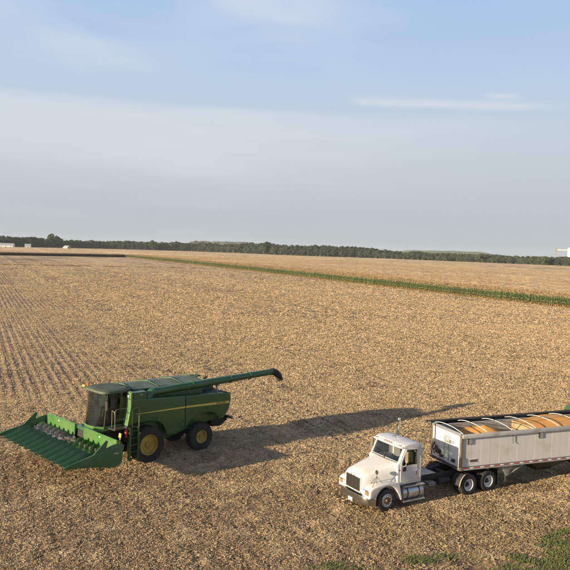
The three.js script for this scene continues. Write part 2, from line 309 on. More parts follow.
{
  const R = rng(404), green = [], tanRows = [], dark = [];
  for (let r = 0; r < 26; r++) for (let t = 58; t < 650; t += (r < 8 ? 0.26 : 0.42) * (1 + t / 900)) {
    const s = EDGE_S + r * ROW + (R() - 0.5) * 0.12 + 3.2 * Math.sin((t - 120) / 528 * Math.PI) * sstep(120, 300, t), [x, d] = fromST(s, t + R() * 0.2), k = 0.88 + 0.24 * R(), w = 0.8 + 0.4 * R();
    const isGreen = r < 7 + 3 * fbm(t * 0.05, 3, 9, 2);
    (isGreen ? green : tanRows).push({ x, d, y: 0, ry: R() * 6.28, s: 1, sy: k * (0.94 + 0.14 * fbm(t * 0.12, r * 0.3, 44, 2)), sx: 1.15, sz: 1.15, rx: (R() - 0.5) * 0.12, c: isGreen ? [w, w * (0.9 + 0.2 * R()), w] : [w, w * 0.97, w * 0.93] });
  }
  for (let i = 0; i < 90000; i++) {                          // single taller plants standing out of the closed crop
    const q = R(), s = EDGE_S + 13 + 230 * q * q, [x, d] = fromST(s, 58 + 640 * R()), w = 0.95 + 0.6 * R();
    if (Math.abs(x) > 0.45 * d + 10) continue;
    tanRows.push({ x, d, y: 0, ry: R() * 6.28, s: 1.1, sy: 0.86 + 0.16 * R(), c: [w, w * 0.97, w * 0.93] });
  }
  for (let r = 0; r < 7; r++) for (let s = -190; s < EDGE_S; s += 0.42) {
    const t = crossEdge(s) + r * 0.9 + (R() - 0.5) * 0.5, [x, d] = fromST(s, t), w = 0.28 + 0.14 * R();
    dark.push({ x, d, y: 0, ry: R() * 6.28, s: 1.3, sy: 0.98 + 0.2 * R(), c: [w, w * 0.86, w * 0.72] });
  }
  instances('standing_corn', cornPlant(1, false), leafMat, green, 'green outer rows of standing corn along the edge of the cut field', 'corn');
  instances('standing_corn', cornPlant(2, true), leafMat, tanRows, 'dry tan rows of standing corn behind the green outer rows', 'corn');
  instances('standing_corn', cornPlant(3, true), leafMat, dark, 'dark brown end rows of corn across the far left of the field', 'corn');
}
function canopy(sList, tList, tOff, label) {                 // the closed roof of tassels and upper leaves further into the crop
  const pos = [], col = [], idx = [], n = tList.length;
  sList.forEach((s) => tList.forEach((t) => {
    const tt = t + tOff(s), [x, d] = fromST(s, tt), r = hash2(Math.round(s * 10), Math.round(tt * 10), 7);
    const near = 1 / (1 + Math.hypot(x, d) / 500);
    pos.push(x + (r - 0.5) * 0.5, 1.92 + 0.55 * (hash2(Math.round(s * 7), Math.round(tt * 9), 8) - 0.5) * (0.4 + near) + 0.5 * (fbm(s * 0.03, tt * 0.02, 50, 3) - 0.5), -(d + (r - 0.5) * 0.5));
    const band = fbm(s * 0.10, tt * 0.006, 52, 4), patch = fbm(s * 0.02, tt * 0.012, 54, 4), k = 0.92 + 0.35 * (band - 0.5) + 0.5 * (patch - 0.5) + 0.9 * (r - 0.5);
    col.push(0.52 * k, 0.35 * k, 0.175 * k);
  }));
  for (let i = 0; i < sList.length - 1; i++) for (let j = 0; j < n - 1; j++) { const a = i * n + j; idx.push(a, a + 1, a + n, a + 1, a + n + 1, a + n); }
  const g = new THREE.BufferGeometry(); g.setAttribute('position', new THREE.Float32BufferAttribute(pos, 3)); g.setAttribute('color', new THREE.Float32BufferAttribute(col, 3)); g.setIndex(idx); g.computeVertexNormals();
  const o = new THREE.Mesh(g, new THREE.MeshStandardMaterial({ vertexColors: true, roughness: 1, side: THREE.DoubleSide })); o.name = numbered('corn_canopy'); o.castShadow = o.receiveShadow = true; tag(o, label, 'corn', null, 'stuff'); scene.add(o);
}
{
  const grow = (a, b, st, ratio) => { const l = [a]; while (l[l.length - 1] < b) { l.push(l[l.length - 1] + st); st *= ratio; } return l; };
  canopy(grow(EDGE_S + 14, 1500, 0.76, 1.018), grow(58, 1700, 1.0, 1.004), () => 0, 'wide tan roof of ripe standing corn beyond the green rows');
  canopy(grow(-900, EDGE_S + 13, 3, 1).reverse(), grow(4, 1100, 1.4, 1.012), crossEdge, 'pale tan standing corn at the far left below the trees');
}

// ------------------------------------------------------------------ residue, stubble, grass
function strips(seed, n, spread, kind) {                     // a handful of bent leaf, husk and stalk pieces
  const R = rng(seed), pos = [], col = [], idx = [];
  const tones = [[0.62, 0.47, 0.28], [0.54, 0.39, 0.22], [0.44, 0.30, 0.16], [0.31, 0.20, 0.11], [0.70, 0.57, 0.38], [0.22, 0.145, 0.085]];
  for (let k = 0; k < n; k++) {
    const x = (R() - 0.5) * spread, z = (R() - 0.5) * spread, an = R() * 6.28, dx = Math.cos(an), dz = Math.sin(an), c0 = tones[Math.floor(R() * R() * 6)], f = 0.75 + 0.5 * R(), c = c0.map((v) => Math.min(0.8, v * f)), b = pos.length / 3;
    if (R() < 0.28) {                                        // stalk
      const L = 0.08 + 0.2 * R() * R(), r = 0.008 + 0.007 * R(), y = 0.012 + 0.03 * R(), tilt = (R() - 0.5) * 0.5;
      for (const e of [-0.5, 0.5]) for (let a = 0; a < 3; a++) { const q = a * 2.094 + 0.5; pos.push(x + dx * e * L - dz * r * Math.cos(q), y + r * Math.sin(q) + e * L * tilt, z + dz * e * L + dx * r * Math.cos(q)); col.push(...c); }
      for (let a = 0; a < 3; a++) { const a1 = (a + 1) % 3; idx.push(b + a, b + a1, b + 3 + a, b + a1, b + 3 + a1, b + 3 + a); }
    } else {
      const L = 0.06 + 0.22 * R() * R(), w = 0.008 + 0.022 * R(), up = 0.01 + 0.07 * R() * R(), twist = (R() - 0.5) * 1.8, y0 = 0.005 + 0.02 * R();
      for (let i = 0; i <= 2; i++) { const q = i / 2, e = q - 0.5, tw = twist * e, ww = w * (1 - 0.35 * Math.abs(e) * 2), y = y0 + up * (1 - 4 * e * e) + (R() - 0.5) * 0.02; pos.push(x + dx * e * L - dz * ww * Math.cos(tw), y + ww * Math.sin(tw) * 0.7, z + dz * e * L + dx * ww * Math.cos(tw), x + dx * e * L + dz * ww * Math.cos(tw), y - ww * Math.sin(tw) * 0.7, z + dz * e * L - dx * ww * Math.cos(tw)); col.push(...c, ...c); }
      idx.push(b, b + 1, b + 2, b + 1, b + 3, b + 2, b + 2, b + 3, b + 4, b + 3, b + 5, b + 4);
    }
  }
  const g = new THREE.BufferGeometry(); g.setAttribute('position', new THREE.Float32BufferAttribute(pos, 3)); g.setAttribute('color', new THREE.Float32BufferAttribute(col, 3)); g.setIndex(idx); g.computeVertexNormals(); return g;
}
const strawMat = new THREE.MeshStandardMaterial({ vertexColors: true, roughness: 0.85, side: THREE.DoubleSide });
{
  const R = rng(777), lists = [[], [], [], []];
  const bands = [[20, 30, 95, 0.72], [30, 42, 62, 0.8], [42, 58, 40, 0.92], [58, 80, 22, 1.15], [80, 120, 8.5, 1.6], [120, 180, 3.2, 2.2], [180, 260, 1.2, 2.6], [260, 420, 0.4, 3.2]];
  for (const [d0, d1, dens, sc] of bands) {
    const wMax = 2 * (0.43 * d1 + 4), n = Math.round((d1 - d0) * wMax * dens);
    for (let i = 0; i < n; i++) {
      const d = d0 + (d1 - d0) * R(), x = (R() - 0.5) * wMax; if (Math.abs(x) > 0.43 * d + 4) continue;
      const s = sOf(x, d), t = tOf(x, d); if (s > EDGE_S - 1) continue;
      const bare = bareRows(s, t), soilShade = soilAndNearShade(x, d);
      const cover = 0.95 + 1.0 * (fbm(s * 0.7, t * 0.22, 300, 3) - 0.5) + 1.0 * (fbm(x * 1.6, d * 1.6, 310, 3) - 0.5) - Math.pow(rowDip(s), 0.7) * openRow(s) * sstep(34, 48, d) - Math.sqrt(rowDip(s)) * 1.5 * bare - 0.30 * soilShade - 0.38 * sstep(1.1, 0.5, Math.hypot((x - 7.6) / 3.2, (d - 25.3) / 1.3) + 0.8 * (fbm(x * 1.3, d * 1.3, 97, 3) - 0.5)) - (d < 31 ? 0.9 * inGrass(x, d) : 0) - 0.6 * sstep(260, 420, d);
      if (R() > cover) continue;
      const k = 0.70 + 0.36 * R() - 0.20 * soilShade, f = sc * (0.72 + 0.9 * R() * R());  // litter takes the same soil tone and painted foreground darkening
      lists[Math.floor(R() * 4)].push({ x, d, y: gh(x, d), ry: R() * 6.28, rx: (R() - 0.5) * 0.12, rz: (R() - 0.5) * 0.12, s: bare > 0.1 ? Math.min(f, 1.0 + Math.max(0, d - 70) * 0.01) : f, c: [k, k * (0.96 + 0.04 * R() - 0.03 * soilShade), k * (0.90 + 0.1 * R() - 0.08 * soilShade)] });
    }
  }
  lists.forEach((l, i) => instances('corn_residue', strips(50 + i, 10, 0.42), strawMat, l, ['pale chopped corn leaves and husks strewn over the field', 'tan shredded stalk pieces strewn over the field', 'mixed brown and cream crop litter on the field', 'broken corn leaves scattered between the stubble rows'][i], 'residue'));
}
{
  const R = rng(888), l = [], stub = (() => { const g = new THREE.CylinderGeometry(0.009, 0.013, 1, 5, 1, true); g.translate(0, 0.5, 0); const n = g.attributes.position.count, c = new Float32Array(n * 3); for (let i = 0; i < n; i++) { c[3 * i] = 0.50; c[3 * i + 1] = 0.37; c[3 * i + 2] = 0.21; } g.setAttribute('color', new THREE.BufferAttribute(c, 3)); return g; })();
  for (let s = -40; s < EDGE_S - 1; s += ROW) for (let t = 5; t < 190; t += 0.21) {
    const ss = s + ROW / 2 + (R() - 0.5) * 0.1, tt = t + (R() - 0.5) * 0.12, [x, d] = fromST(ss, tt);
    if (d < 21 || d > 120 || Math.abs(x) > 0.43 * d + 3 || R() < (d < 50 ? 0.72 : 0.35) || (d > 60 && R() < 0.35) || (d < 31 && inGrass(x, d) > 0.4)) continue;
    const k = 0.65 + 0.55 * R(); l.push({ x, d, y: gh(x, d) - 0.02, ry: R() * 6.28, rx: (R() - 0.5) * 0.9, s: 1, sx: 1 + d / 90, sz: 1 + d / 90, sy: d < 50 ? 0.04 + 0.09 * R() : 0.07 + 0.14 * R(), c: [k, k, k * 0.95] });
  }
  instances('corn_stubble', stub, strawMat, l, 'short cut corn stalks standing in rows across the field', 'stubble');
}
{
  const tuft = (seed, n, hh, spread, tone) => { const R = rng(seed), pos = [], col = [], idx = []; for (let k = 0; k < n; k++) { const an = R() * 6.28, x = (R() - 0.5) * spread, z = (R() - 0.5) * spread, h = hh * (0.5 + 0.7 * R()), le = h * (0.2 + 0.6 * R()), w = 0.004 + 0.004 * R(), dx = Math.cos(an), dz = Math.sin(an), b = pos.length / 3, f = 0.7 + 0.6 * R(); for (let i = 0; i < 2; i++) { const q = i * 0.55; pos.push(x + dx * le * q * q - dz * w, h * q, z + dz * le * q * q + dx * w, x + dx * le * q * q + dz * w, h * q, z + dz * le * q * q - dx * w); } pos.push(x + dx * le, h * 0.9, z + dz * le); for (let i = 0; i < 5; i++) col.push(tone[0] * f, tone[1] * f, tone[2] * f); idx.push(b, b + 1, b + 2, b + 1, b + 3, b + 2, b + 2, b + 3, b + 4); } const g = new THREE.BufferGeometry(); g.setAttribute('position', new THREE.Float32BufferAttribute(pos, 3)); g.setAttribute('color', new THREE.Float32BufferAttribute(col, 3)); g.setIndex(idx); g.computeVertexNormals(); return g; };
  const R = rng(999), l = [], far = [];
  for (let i = 0; i < 60000; i++) { const x = -2 + 17 * R(), d = 21 + 8.8 * R(), g = inGrass(x, d); if (R() > g * 0.6) continue; const k = 0.6 + 0.6 * R(); l.push({ x, d, y: gh(x, d), ry: R() * 6.28, s: 0.7 + 0.7 * R(), c: [k * (0.85 + 1.1 * Math.pow(R(), 4)), k * (0.95 + 0.25 * R() * R()), k] }); }
  instances('grass', tuft(5, 9, 0.09, 0.18, [0.13, 0.155, 0.05]), strawMat, l, 'short green grass growing at the near right corner of the field', 'grass');
  for (let i = 0; i < 520; i++) { const q = R(), x = lerp(-150, -48, q) + (R() - 0.5) * 2, d = lerp(331, 379, q) + (R() - 0.5) * 3; if (fbm(q * 60, 1, 4, 2) < 0.5) continue; far.push({ x, d, y: 0, ry: R() * 6.28, s: 2.2 + 1.5 * R(), sy: 2.4 + 2 * R(), c: [0.9, 0.75, 0.65] }); }
  instances('weed_strip', tuft(6, 30, 0.14, 0.5, [0.16, 0.12, 0.05]), strawMat, far, 'broken line of brownish weeds across the distant stubble', 'weeds');
}
// ------------------------------------------------------------------ wheels
const arc = (n, a0, a1, fn) => Array.from({ length: n + 1 }, (_, i) => fn(a0 + (a1 - a0) * i / n));
function farmWheel(parent, name, R, w, rimR, x, z, side, lugs, seed) {           // side: -1 left, 1 right; z is the outer face
  const g = group(parent, name, x, R - 0.03, z - side * w / 2);
  const tyre = [lathe([[rimR, -w * 0.40], [rimR + 0.03, -w * 0.46], [R * 0.80, -w * 0.5], [R * 0.93, -w * 0.47], [R * 0.965, -w * 0.38], [R * 0.97, 0], [R * 0.965, w * 0.38], [R * 0.93, w * 0.47], [R * 0.80, w * 0.5], [rimR + 0.03, w * 0.46], [rimR, w * 0.40]], 48)];
  const lugH = 0.05;
  for (let k = 0; k < lugs; k++) for (const hs of [-1, 1]) {                      // chevron lugs
    const a0 = (k + (hs > 0 ? 0.5 : 0)) / lugs * 2 * Math.PI, sec = [];
    for (let i = 0; i <= 4; i++) {
      const q = i / 4, zz = hs * lerp(0.02, w * 0.49, q), a = a0 - 0.20 * q * (1), r0 = R * 0.94 - (q > 0.8 ? 0.05 : 0), r1 = R - (q > 0.8 ? 0.035 : 0), ha = 0.032 / R * 1.2;
      sec.push([[r0 * Math.cos(a - ha), r0 * Math.sin(a - ha), zz], [r1 * Math.cos(a - ha * 0.7), r1 * Math.sin(a - ha * 0.7), zz], [r1 * Math.cos(a + ha * 0.7), r1 * Math.sin(a + ha * 0.7), zz], [r0 * Math.cos(a + ha), r0 * Math.sin(a + ha), zz]]);
    }
    tyre.push(loft(sec, true, true, 0.4));
  }
  add(g, 'tyre', tyre, MAT.dustRubber);
  const f = side;                                                                // dished rim, hollow to the outside
  add(g, 'rim', [lathe([[rimR + 0.012, f * w * 0.44], [rimR - 0.02, f * w * 0.43], [rimR - 0.05, f * w * 0.30], [rimR - 0.06, f * w * 0.16], [rimR * 0.62, f * w * 0.10], [rimR * 0.40, f * w * 0.16], [0.001, f * w * 0.16]], 40), lathe([[rimR + 0.012, -f * w * 0.44], [rimR - 0.06, -f * w * 0.40], [rimR - 0.06, f * w * 0.16]], 32)], MAT.yellow);
  const hub = [lathe([[0.001, f * w * 0.30], [rimR * 0.22, f * w * 0.29], [rimR * 0.26, f * w * 0.15]], 24)];
  for (let k = 0; k < 10; k++) { const a = k / 10 * 2 * Math.PI; hub.push(rod([rimR * 0.33 * Math.cos(a), rimR * 0.33 * Math.sin(a), f * w * 0.15], [rimR * 0.33 * Math.cos(a), rimR * 0.33 * Math.sin(a), f * w * 0.21], 0.018, 6)); }
  add(g, 'hub', hub, MAT.yellow);
  return g;
}
function truckWheel(parent, name, x, z, side, rear, rimMat) {
  const R = 0.515, w = rear ? 0.26 : 0.29, g = group(parent, name, x, R - 0.015, z - side * w / 2), f = side;
  const tread = []; for (let k = -2; k <= 2; k++) { const c = k * w * 0.185; tread.push([R, c - w * 0.075], [R, c + w * 0.075], [R - 0.014, c + w * 0.085], [R - 0.014, c + w * 0.10]); }
  add(g, 'tyre', lathe([[0.29, -w * 0.42], [0.33, -w * 0.5], [0.44, -w * 0.5], [R - 0.03, -w * 0.47], ...tread, [R - 0.03, w * 0.47], [0.44, w * 0.5], [0.33, w * 0.5], [0.29, w * 0.42]], 48), MAT.rubber);
  if (rear) {
    add(g, 'rim', [lathe([[0.295, f * w * 0.45], [0.275, f * w * 0.46], [0.262, f * w * 0.36], [0.258, -f * w * 0.05], [0.235, -f * w * 0.16], [0.135, -f * w * 0.18], [0.001, -f * w * 0.18]], 36)], rimMat);
    const hub = [lathe([[0.001, f * w * 0.30], [0.075, f * w * 0.27], [0.09, f * w * 0.0], [0.125, -f * w * 0.12], [0.125, -f * w * 0.2]], 24)];
    for (let k = 0; k < 10; k++) { const a = k / 10 * 6.283; hub.push(rod([0.155 * Math.cos(a), 0.155 * Math.sin(a), -f * w * 0.2], [0.155 * Math.cos(a), 0.155 * Math.sin(a), -f * w * 0.06], 0.014, 6)); }
    add(g, 'hub', hub, MAT.darkSteel);
  } else {
    add(g, 'rim', cut(lathe([[0.001, -f * w * 0.1], [0.28, -f * w * 0.1], [0.295, f * w * 0.44], [0.275, f * w * 0.47], [0.255, f * w * 0.40], [0.225, f * w * 0.30], [0.15, f * w * 0.42], [0.001, f * w * 0.42]], 36), Array.from({ length: 10 }, (_, k) => rod([0.195 * Math.cos(k * 0.6283 + 0.3), 0.195 * Math.sin(k * 0.6283 + 0.3), -0.2], [0.195 * Math.cos(k * 0.6283 + 0.3), 0.195 * Math.sin(k * 0.6283 + 0.3), 0.2], 0.026, 10))), MAT.alu);
    const hub = [lathe([[0.001, f * w * 0.66], [0.055, f * w * 0.64], [0.085, f * w * 0.5], [0.09, f * w * 0.44], [0.16, f * w * 0.44], [0.16, f * w * 0.36]], 24)];
    for (let k = 0; k < 10; k++) { const a = k / 10 * 6.283; hub.push(rod([0.135 * Math.cos(a), 0.135 * Math.sin(a), f * w * 0.38], [0.135 * Math.cos(a), 0.135 * Math.sin(a), f * w * 0.56], 0.013, 6)); }
    add(g, 'hub', hub, mat([0.16, 0.10, 0.06], { metalness: 0.5, roughness: 0.5 }));
  }
  return g;
}

// ------------------------------------------------------------------ the combine
{
  const c = group(scene, 'combine_harvester', -8.071, 0, -37.841); c.rotation.y = 3.9264;
  tag(c, 'dark green combine harvester with corn header raised and unloading auger folded back', 'combine');
  const L = -1;                                             // left side (towards the camera) has z < 0
  farmWheel(c, 'front_wheel', 0.99, 0.66, 0.54, 0, -1.62, -1, 20, 1);
  farmWheel(c, 'front_wheel', 0.99, 0.66, 0.54, 0, 1.62, 1, 20, 2);
  farmWheel(c, 'rear_wheel', 0.81, 0.56, 0.36, -3.61, -1.52, -1, 17, 3);
  farmWheel(c, 'rear_wheel', 0.81, 0.56, 0.36, -3.61, 1.52, 1, 17, 4);
  // chassis core, axles
  add(c, 'hull', [prism([[1.0, 1.15], [1.0, 3.3], [-4.9, 3.0], [-5.5, 2.2], [-5.2, 1.55], [-2.6, 1.2], [-1.6, 0.95], [0.2, 0.95]], -1.02, 1.02, 0.05)], MAT.green);
  add(c, 'front_axle', [bx(0.5, 0.55, 2.3, 0, 0.98, 0, 0.06), rod([0, 0.98, -1.2], [0, 0.98, 1.2], 0.16, 14)], MAT.black);
  add(c, 'rear_axle', [bx(0.26, 0.28, 2.3, -3.61, 0.80, 0, 0.05), bx(0.5, 0.6, 0.5, -3.61, 1.15, 0, 0.04)], MAT.black);
  // side shields with wheel arches
  const outline = (pts) => { const s = new THREE.Shape(); s.moveTo(...pts[0]); for (const p of pts.slice(1)) p.length === 2 ? s.lineTo(...p) : s.quadraticCurveTo(...p); s.closePath(); return s; };
  const frontShield = () => outline([[0.98, 2.22], [0.98, 3.50], [-2.40, 3.28], [-2.40, 1.40], [-2.1, 1.26, -1.75, 1.24], [-1.35, 1.24], [-1.16, 1.28, -1.12, 1.55], [-0.95, 2.14, 0.0, 2.20]]);
  const rearShield = () => outline([[-2.43, 1.42], [-2.43, 3.278], [-5.50, 3.10], [-5.72, 3.06, -5.72, 2.75], [-5.70, 2.05, -5.15, 1.62], [-4.85, 1.60], [-4.72, 1.95, -4.3, 2.06], [-3.7, 2.20, -3.15, 2.02], [-2.75, 1.80, -2.43, 1.42]]);
  for (const sgn of [-1, 1]) {
    const z0 = sgn * 1.30, z1 = sgn * 1.50;
    const a = add(c, 'side_shield', prism(frontShield(), z0, z1, 0.06, 3), MAT.green);
    const b = add(c, 'side_shield', prism(rearShield(), z0, z1, 0.06, 3), MAT.green);
    const zs = sgn * 1.5 - (sgn < 0 ? 0.006 : -0.0), st = (pts) => prism(pts, zs, zs + 0.006, 0);
    add(a, 'stripe', st([[0.75, 2.70], [0.75, 2.72], [-2.385, 2.70], [-2.385, 2.605]]), MAT.stripe);
    add(b, 'stripe', st([[-2.445, 2.605], [-2.445, 2.70], [-5.55, 2.60], [-5.60, 2.46]]), MAT.stripe);
    const txt = lettering('JOHN DEERE', 0.085); txt.rotateY(sgn < 0 ? Math.PI : 0); txt.rotateZ(sgn < 0 ? 0.035 : 0.035); txt.translate(-4.95, 2.545, sgn * 1.509); add(b, 'lettering', txt, MAT.decal);
    add(a, 'latch', [bx(0.12, 0.05, 0.03, -2.25, 1.9, sgn * 1.51, 0.01)], MAT.black);
    add(c, 'inner_wall', prism([[0.9, 2.0], [0.9, 3.2], [-5.2, 2.9], [-5.2, 1.7], [-4.9, 2.2], [-2.8, 2.2], [-2.2, 1.5], [-1.3, 1.4], [-1.1, 2.2]], sgn * 1.0, sgn * 1.28, 0.02), MAT.black);
  }
  // deck edge between shields and tank
  add(c, 'deck', plan([[0.98, -1.46], [0.98, 1.46], [-5.5, 1.46], [-5.5, -1.46]], 3.06, 3.12, 0.01), MAT.black);
  // grain tank with folding roof panels
  add(c, 'grain_tank', [loft([[[0.55, 3.1, -0.86], [0.55, 3.86, -0.80], [0.55, 3.86, 1.22], [0.55, 3.1, 1.30]], [[-4.1, 3.05, -0.86], [-4.1, 3.80, -0.80], [-4.1, 3.80, 1.22], [-4.1, 3.05, 1.30]]], true, true, 0.3)], MAT.green);
  add(c, 'tank_box', [bx(0.85, 0.62, 0.62, 0.50, 3.52, -1.12, 0.05)], MAT.green);
  add(c, 'tank_box', [bx(4.2, 0.5, 0.25, -1.6, 3.35, 1.3, 0.05)], MAT.green);
  for (const [a, b, q] of [[0.6, -1.0, 0], [-1.03, -2.6, 0], [-2.63, -4.2, 0]]) for (const sgn of [-1, 1]) {
    const e = sgn < 0 ? -0.86 : 1.28, m = 0.21 + sgn * 0.012;
    add(c, 'tank_cover', loft([[[a, 3.855, e], [a, 3.90, e], [a, 4.03, m], [a, 3.985, m]], [[b, 3.80, e], [b, 3.845, e], [b, 3.975, m], [b, 3.93, m]]], true, true, 0.3), MAT.tankTop);
  }
  for (const x of [0.6, -1.0, -2.6, -4.2]) add(c, 'cover_rib', [rod([x, 3.90, -0.86], [x, 4.045, 0.21], 0.022, 6), rod([x, 4.045, 0.21], [x, 3.90, 1.28], 0.016, 6)], MAT.green);
  add(c, 'engine_hood', [prism([[-4.15, 3.05], [-4.15, 3.62], [-4.7, 3.62], [-5.35, 3.30], [-5.45, 3.05]], -0.3, 1.35, 0.06)], MAT.roofDark);
  add(c, 'air_intake', [rod([-4.6, 3.5, 0.55], [-4.6, 3.86, 0.55], 0.17, 18), bx(0.5, 0.06, 0.5, -4.6, 3.88, 0.55, 0.02)], MAT.black);
  add(c, 'exhaust_pipe', [pipe([[-4.95, 3.4, 0.1], [-4.95, 3.72, 0.1], [-5.15, 3.82, 0.1]], 0.06)], MAT.darkSteel);
  // unloading auger lying back along the left side
  const au = group(c, 'unloading_auger');
  add(au, 'elbow', [loft(arc(8, 0, Math.PI / 2, (t) => { const cx = -0.15 + 0.40 * (1 - Math.cos(t)) * -1, cy = 3.28 + 0.40 * Math.sin(t); const nx = Math.cos(t), ny = -Math.sin(t); return arc(15, 0, 2 * Math.PI * 15 / 16, (p) => [cx + 0.235 * Math.cos(p) * Math.cos(t), cy + 0.235 * Math.cos(p) * Math.sin(t) * 1, -1.12 + 0.235 * Math.sin(p)]); }), true, true, 0.8)], MAT.green);
  add(au, 'tube', [rod([-0.45, 3.67, -1.12], [-5.9, 3.80, -1.15], 0.215, 24), rod([-5.85, 3.80, -1.15], [-9.35, 3.885, -1.17], 0.195, 24)], MAT.green);
  for (const x of [-3.1, -5.88, -7.4]) { const y = 3.67 + (x + 0.45) * -0.0241; add(au, 'clamp_ring', lathe([[0.212, -0.03], [0.245, -0.03], [0.245, 0.03], [0.212, 0.03]], 24).rotateY(Math.PI / 2).translate(x, y, -1.12 + (x + 0.45) * 0.0056), MAT.green); }
  { // spout boot: bends down at the end
    const secs = arc(10, 0, 1, (q) => { const a = q * 1.15, cx = -9.25 - 0.85 * Math.sin(q * 1.25), cy = 3.885 - 0.75 * (1 - Math.cos(q * 1.25)) * 1.15, r = lerp(0.225, 0.20, q); return arc(15, 0, 2 * Math.PI * 15 / 16, (p) => [cx - r * Math.cos(p) * Math.sin(a), cy + r * Math.cos(p) * Math.cos(a), -1.17 + r * Math.sin(p)]); });
    add(au, 'spout', loft(secs, true, true, 0.8), MAT.black);
  }
  add(c, 'auger_cradle', [bar([-4.9, 3.1, -1.15], [-4.9, 3.55, -1.15], 0.08, 0.06), bx(0.08, 0.06, 0.4, -4.9, 3.54, -1.15, 0.01)], MAT.dullAlu);
  // front bulkhead beside the cab and lit corner post
  for (const s of [-1, 1]) add(c, 'bulkhead', [prism([[0.98, 2.15], [1.30, 2.15], [1.12, 3.1], [1.10, 3.86], [0.98, 3.9]], s * 1.02, s * 1.48, 0.03)], MAT.bright);
  add(c, 'work_lamp', [bx(0.06, 0.12, 0.16, 1.13, 3.66, -1.25, 0.02)], MAT.lens);
  // cab
  const cab = group(c, 'cab');
  add(cab, 'floor', [plan([[0.9, -0.95], [2.35, -0.92], [2.72, -0.6], [2.78, 0], [2.72, 0.6], [2.35, 0.92], [0.9, 0.95]], 2.02, 2.16, 0.03), plan([[1.0, -1.0], [2.5, -0.98], [2.9, -0.62], [2.95, 0], [2.9, 0.62], [2.5, 0.98], [1.0, 1.0]], 1.92, 2.03, 0.03)], MAT.bright);
  add(cab, 'back_wall', [bx(0.06, 1.75, 1.9, 0.99, 3.0, 0, 0.02)], MAT.black);
  add(cab, 'floor_mat', plan([[1.0, -0.9], [2.3, -0.88], [2.66, -0.56], [2.70, 0], [2.66, 0.56], [2.3, 0.88], [1.0, 0.9]], 2.162, 2.18, 0.004), MAT.black);
  add(cab, 'headliner', plan([[1.0, -0.9], [2.3, -0.9], [2.3, 0.9], [1.0, 0.9]], 3.80, 3.84, 0.004), MAT.black);
  const post = (x0, z0, x1, z1, r = 0.04) => rod([x0, 2.1, z0], [x1, 3.86, z1], r, 8);
  add(cab, 'pillar', [post(2.32, -0.92, 2.15, -0.95)], MAT.black); add(cab, 'pillar', [post(2.32, 0.92, 2.15, 0.95)], MAT.black);
  add(cab, 'pillar', [post(1.0, -0.95, 1.0, -0.95, 0.05)], MAT.black); add(cab, 'pillar', [post(1.0, 0.95, 1.0, 0.95, 0.05)], MAT.black);
  add(cab, 'windshield', loft(arc(6, 0, 1, (q) => { const y = lerp(2.16, 3.86, q), bow = lerp(0.42, 0.22, q), x0 = lerp(2.32, 2.15, q), hw = lerp(0.92, 0.95, q); return arc(12, -1, 1, (u) => [x0 + bow * (1 - u * u), y, hw * u]); }), false, false, 1.5), MAT.tint);
  for (const s of [-1, 1]) { const w = add(cab, 'side_window', loft([[[1.02, 2.2, s * 0.95], [2.31, 2.2, s * 0.925]], [[1.02, 3.84, s * 0.955], [2.14, 3.84, s * 0.955]]], false, false), MAT.tint); }
  for (const s of [-1, 1]) add(cab, 'door_frame', [bar([1.62, 2.2, s * 0.945], [1.62, 3.84, s * 0.962], 0.04, 0.05)], MAT.black);
  add(cab, 'operator_seat', [bx(0.5, 0.14, 0.5, 1.45, 2.68, 0, 0.05), bx(0.14, 0.75, 0.48, 1.20, 3.05, 0, 0.06), bx(0.3, 0.45, 0.3, 1.45, 2.4, 0, 0.05)], MAT.seat);
  add(cab, 'console', [bx(0.5, 0.12, 0.18, 1.55, 2.86, 0.36, 0.03), rod([2.05, 2.15, 0], [1.95, 2.9, 0], 0.05, 10), new THREE.TorusGeometry(0.19, 0.018, 8, 20).rotateX(1.2).rotateY(Math.PI / 2).translate(1.92, 2.93, 0), bx(0.05, 0.28, 0.24, 1.95, 3.1, 0.5, 0.02)], MAT.black);
  const roof = add(c, 'cab_roof', [loft([0, 0.12, 0.4, 1].map((q, i) => { const y = [3.84, 3.87, 3.97, 4.03][i], k = [1.0, 1.03, 1.0, 0.82][i]; return arc(23, 0, 2 * Math.PI * 23 / 24, (p) => { const cx = Math.cos(p), sz = Math.sin(p), pw = 0.42, sx = Math.sign(cx) * Math.pow(Math.abs(cx), pw), ss = Math.sign(sz) * Math.pow(Math.abs(sz), pw); return [1.58 + k * 0.90 * sx, y, k * 1.07 * ss]; }); }), true, true, 0.6)], MAT.roofDark);
  for (let k = 0; k < 6; k++) add(roof, 'work_light', [bx(0.05, 0.085, 0.13, 2.455 - 0.03 * Math.abs(k - 2.5), 3.875, -0.75 + k * 0.3, 0.02)], MAT.lens);
  add(roof, 'marker_lamp', [bx(0.14, 0.10, 0.26, 2.30, 3.96, 1.20, 0.03)], MAT.stripe);
  add(roof, 'beacon', [rod([2.15, 3.98, 1.05], [2.15, 4.16, 1.05], 0.06, 12)], mat([0.5, 0.10, 0.02], { roughness: 0.3 }));
  // mirrors
  for (const s of [-1]) { const m = group(c, 'mirror'); add(m, 'arm', [pipe([[2.3, 3.8, s * 1.0], [2.5, 3.75, s * 1.35], [2.5, 3.5, s * 1.42]], 0.018)], MAT.black); add(m, 'mirror_head', [bx(0.06, 0.46, 0.24, 2.5, 3.35, s * 1.42, 0.03)], MAT.black); }
  // platform, handrails, ladder
  add(c, 'platform', [plan([[1.0, -1.0], [2.15, -1.0], [2.15, -1.66], [0.75, -1.66], [0.75, -1.48], [1.0, -1.48]], 2.06, 2.12, 0.01)], MAT.darkSteel);
  add(c, 'platform', [plan([[0.8, 1.0], [2.0, 1.0], [2.0, 1.5], [0.8, 1.5]], 2.06, 2.12, 0.01)], MAT.darkSteel);
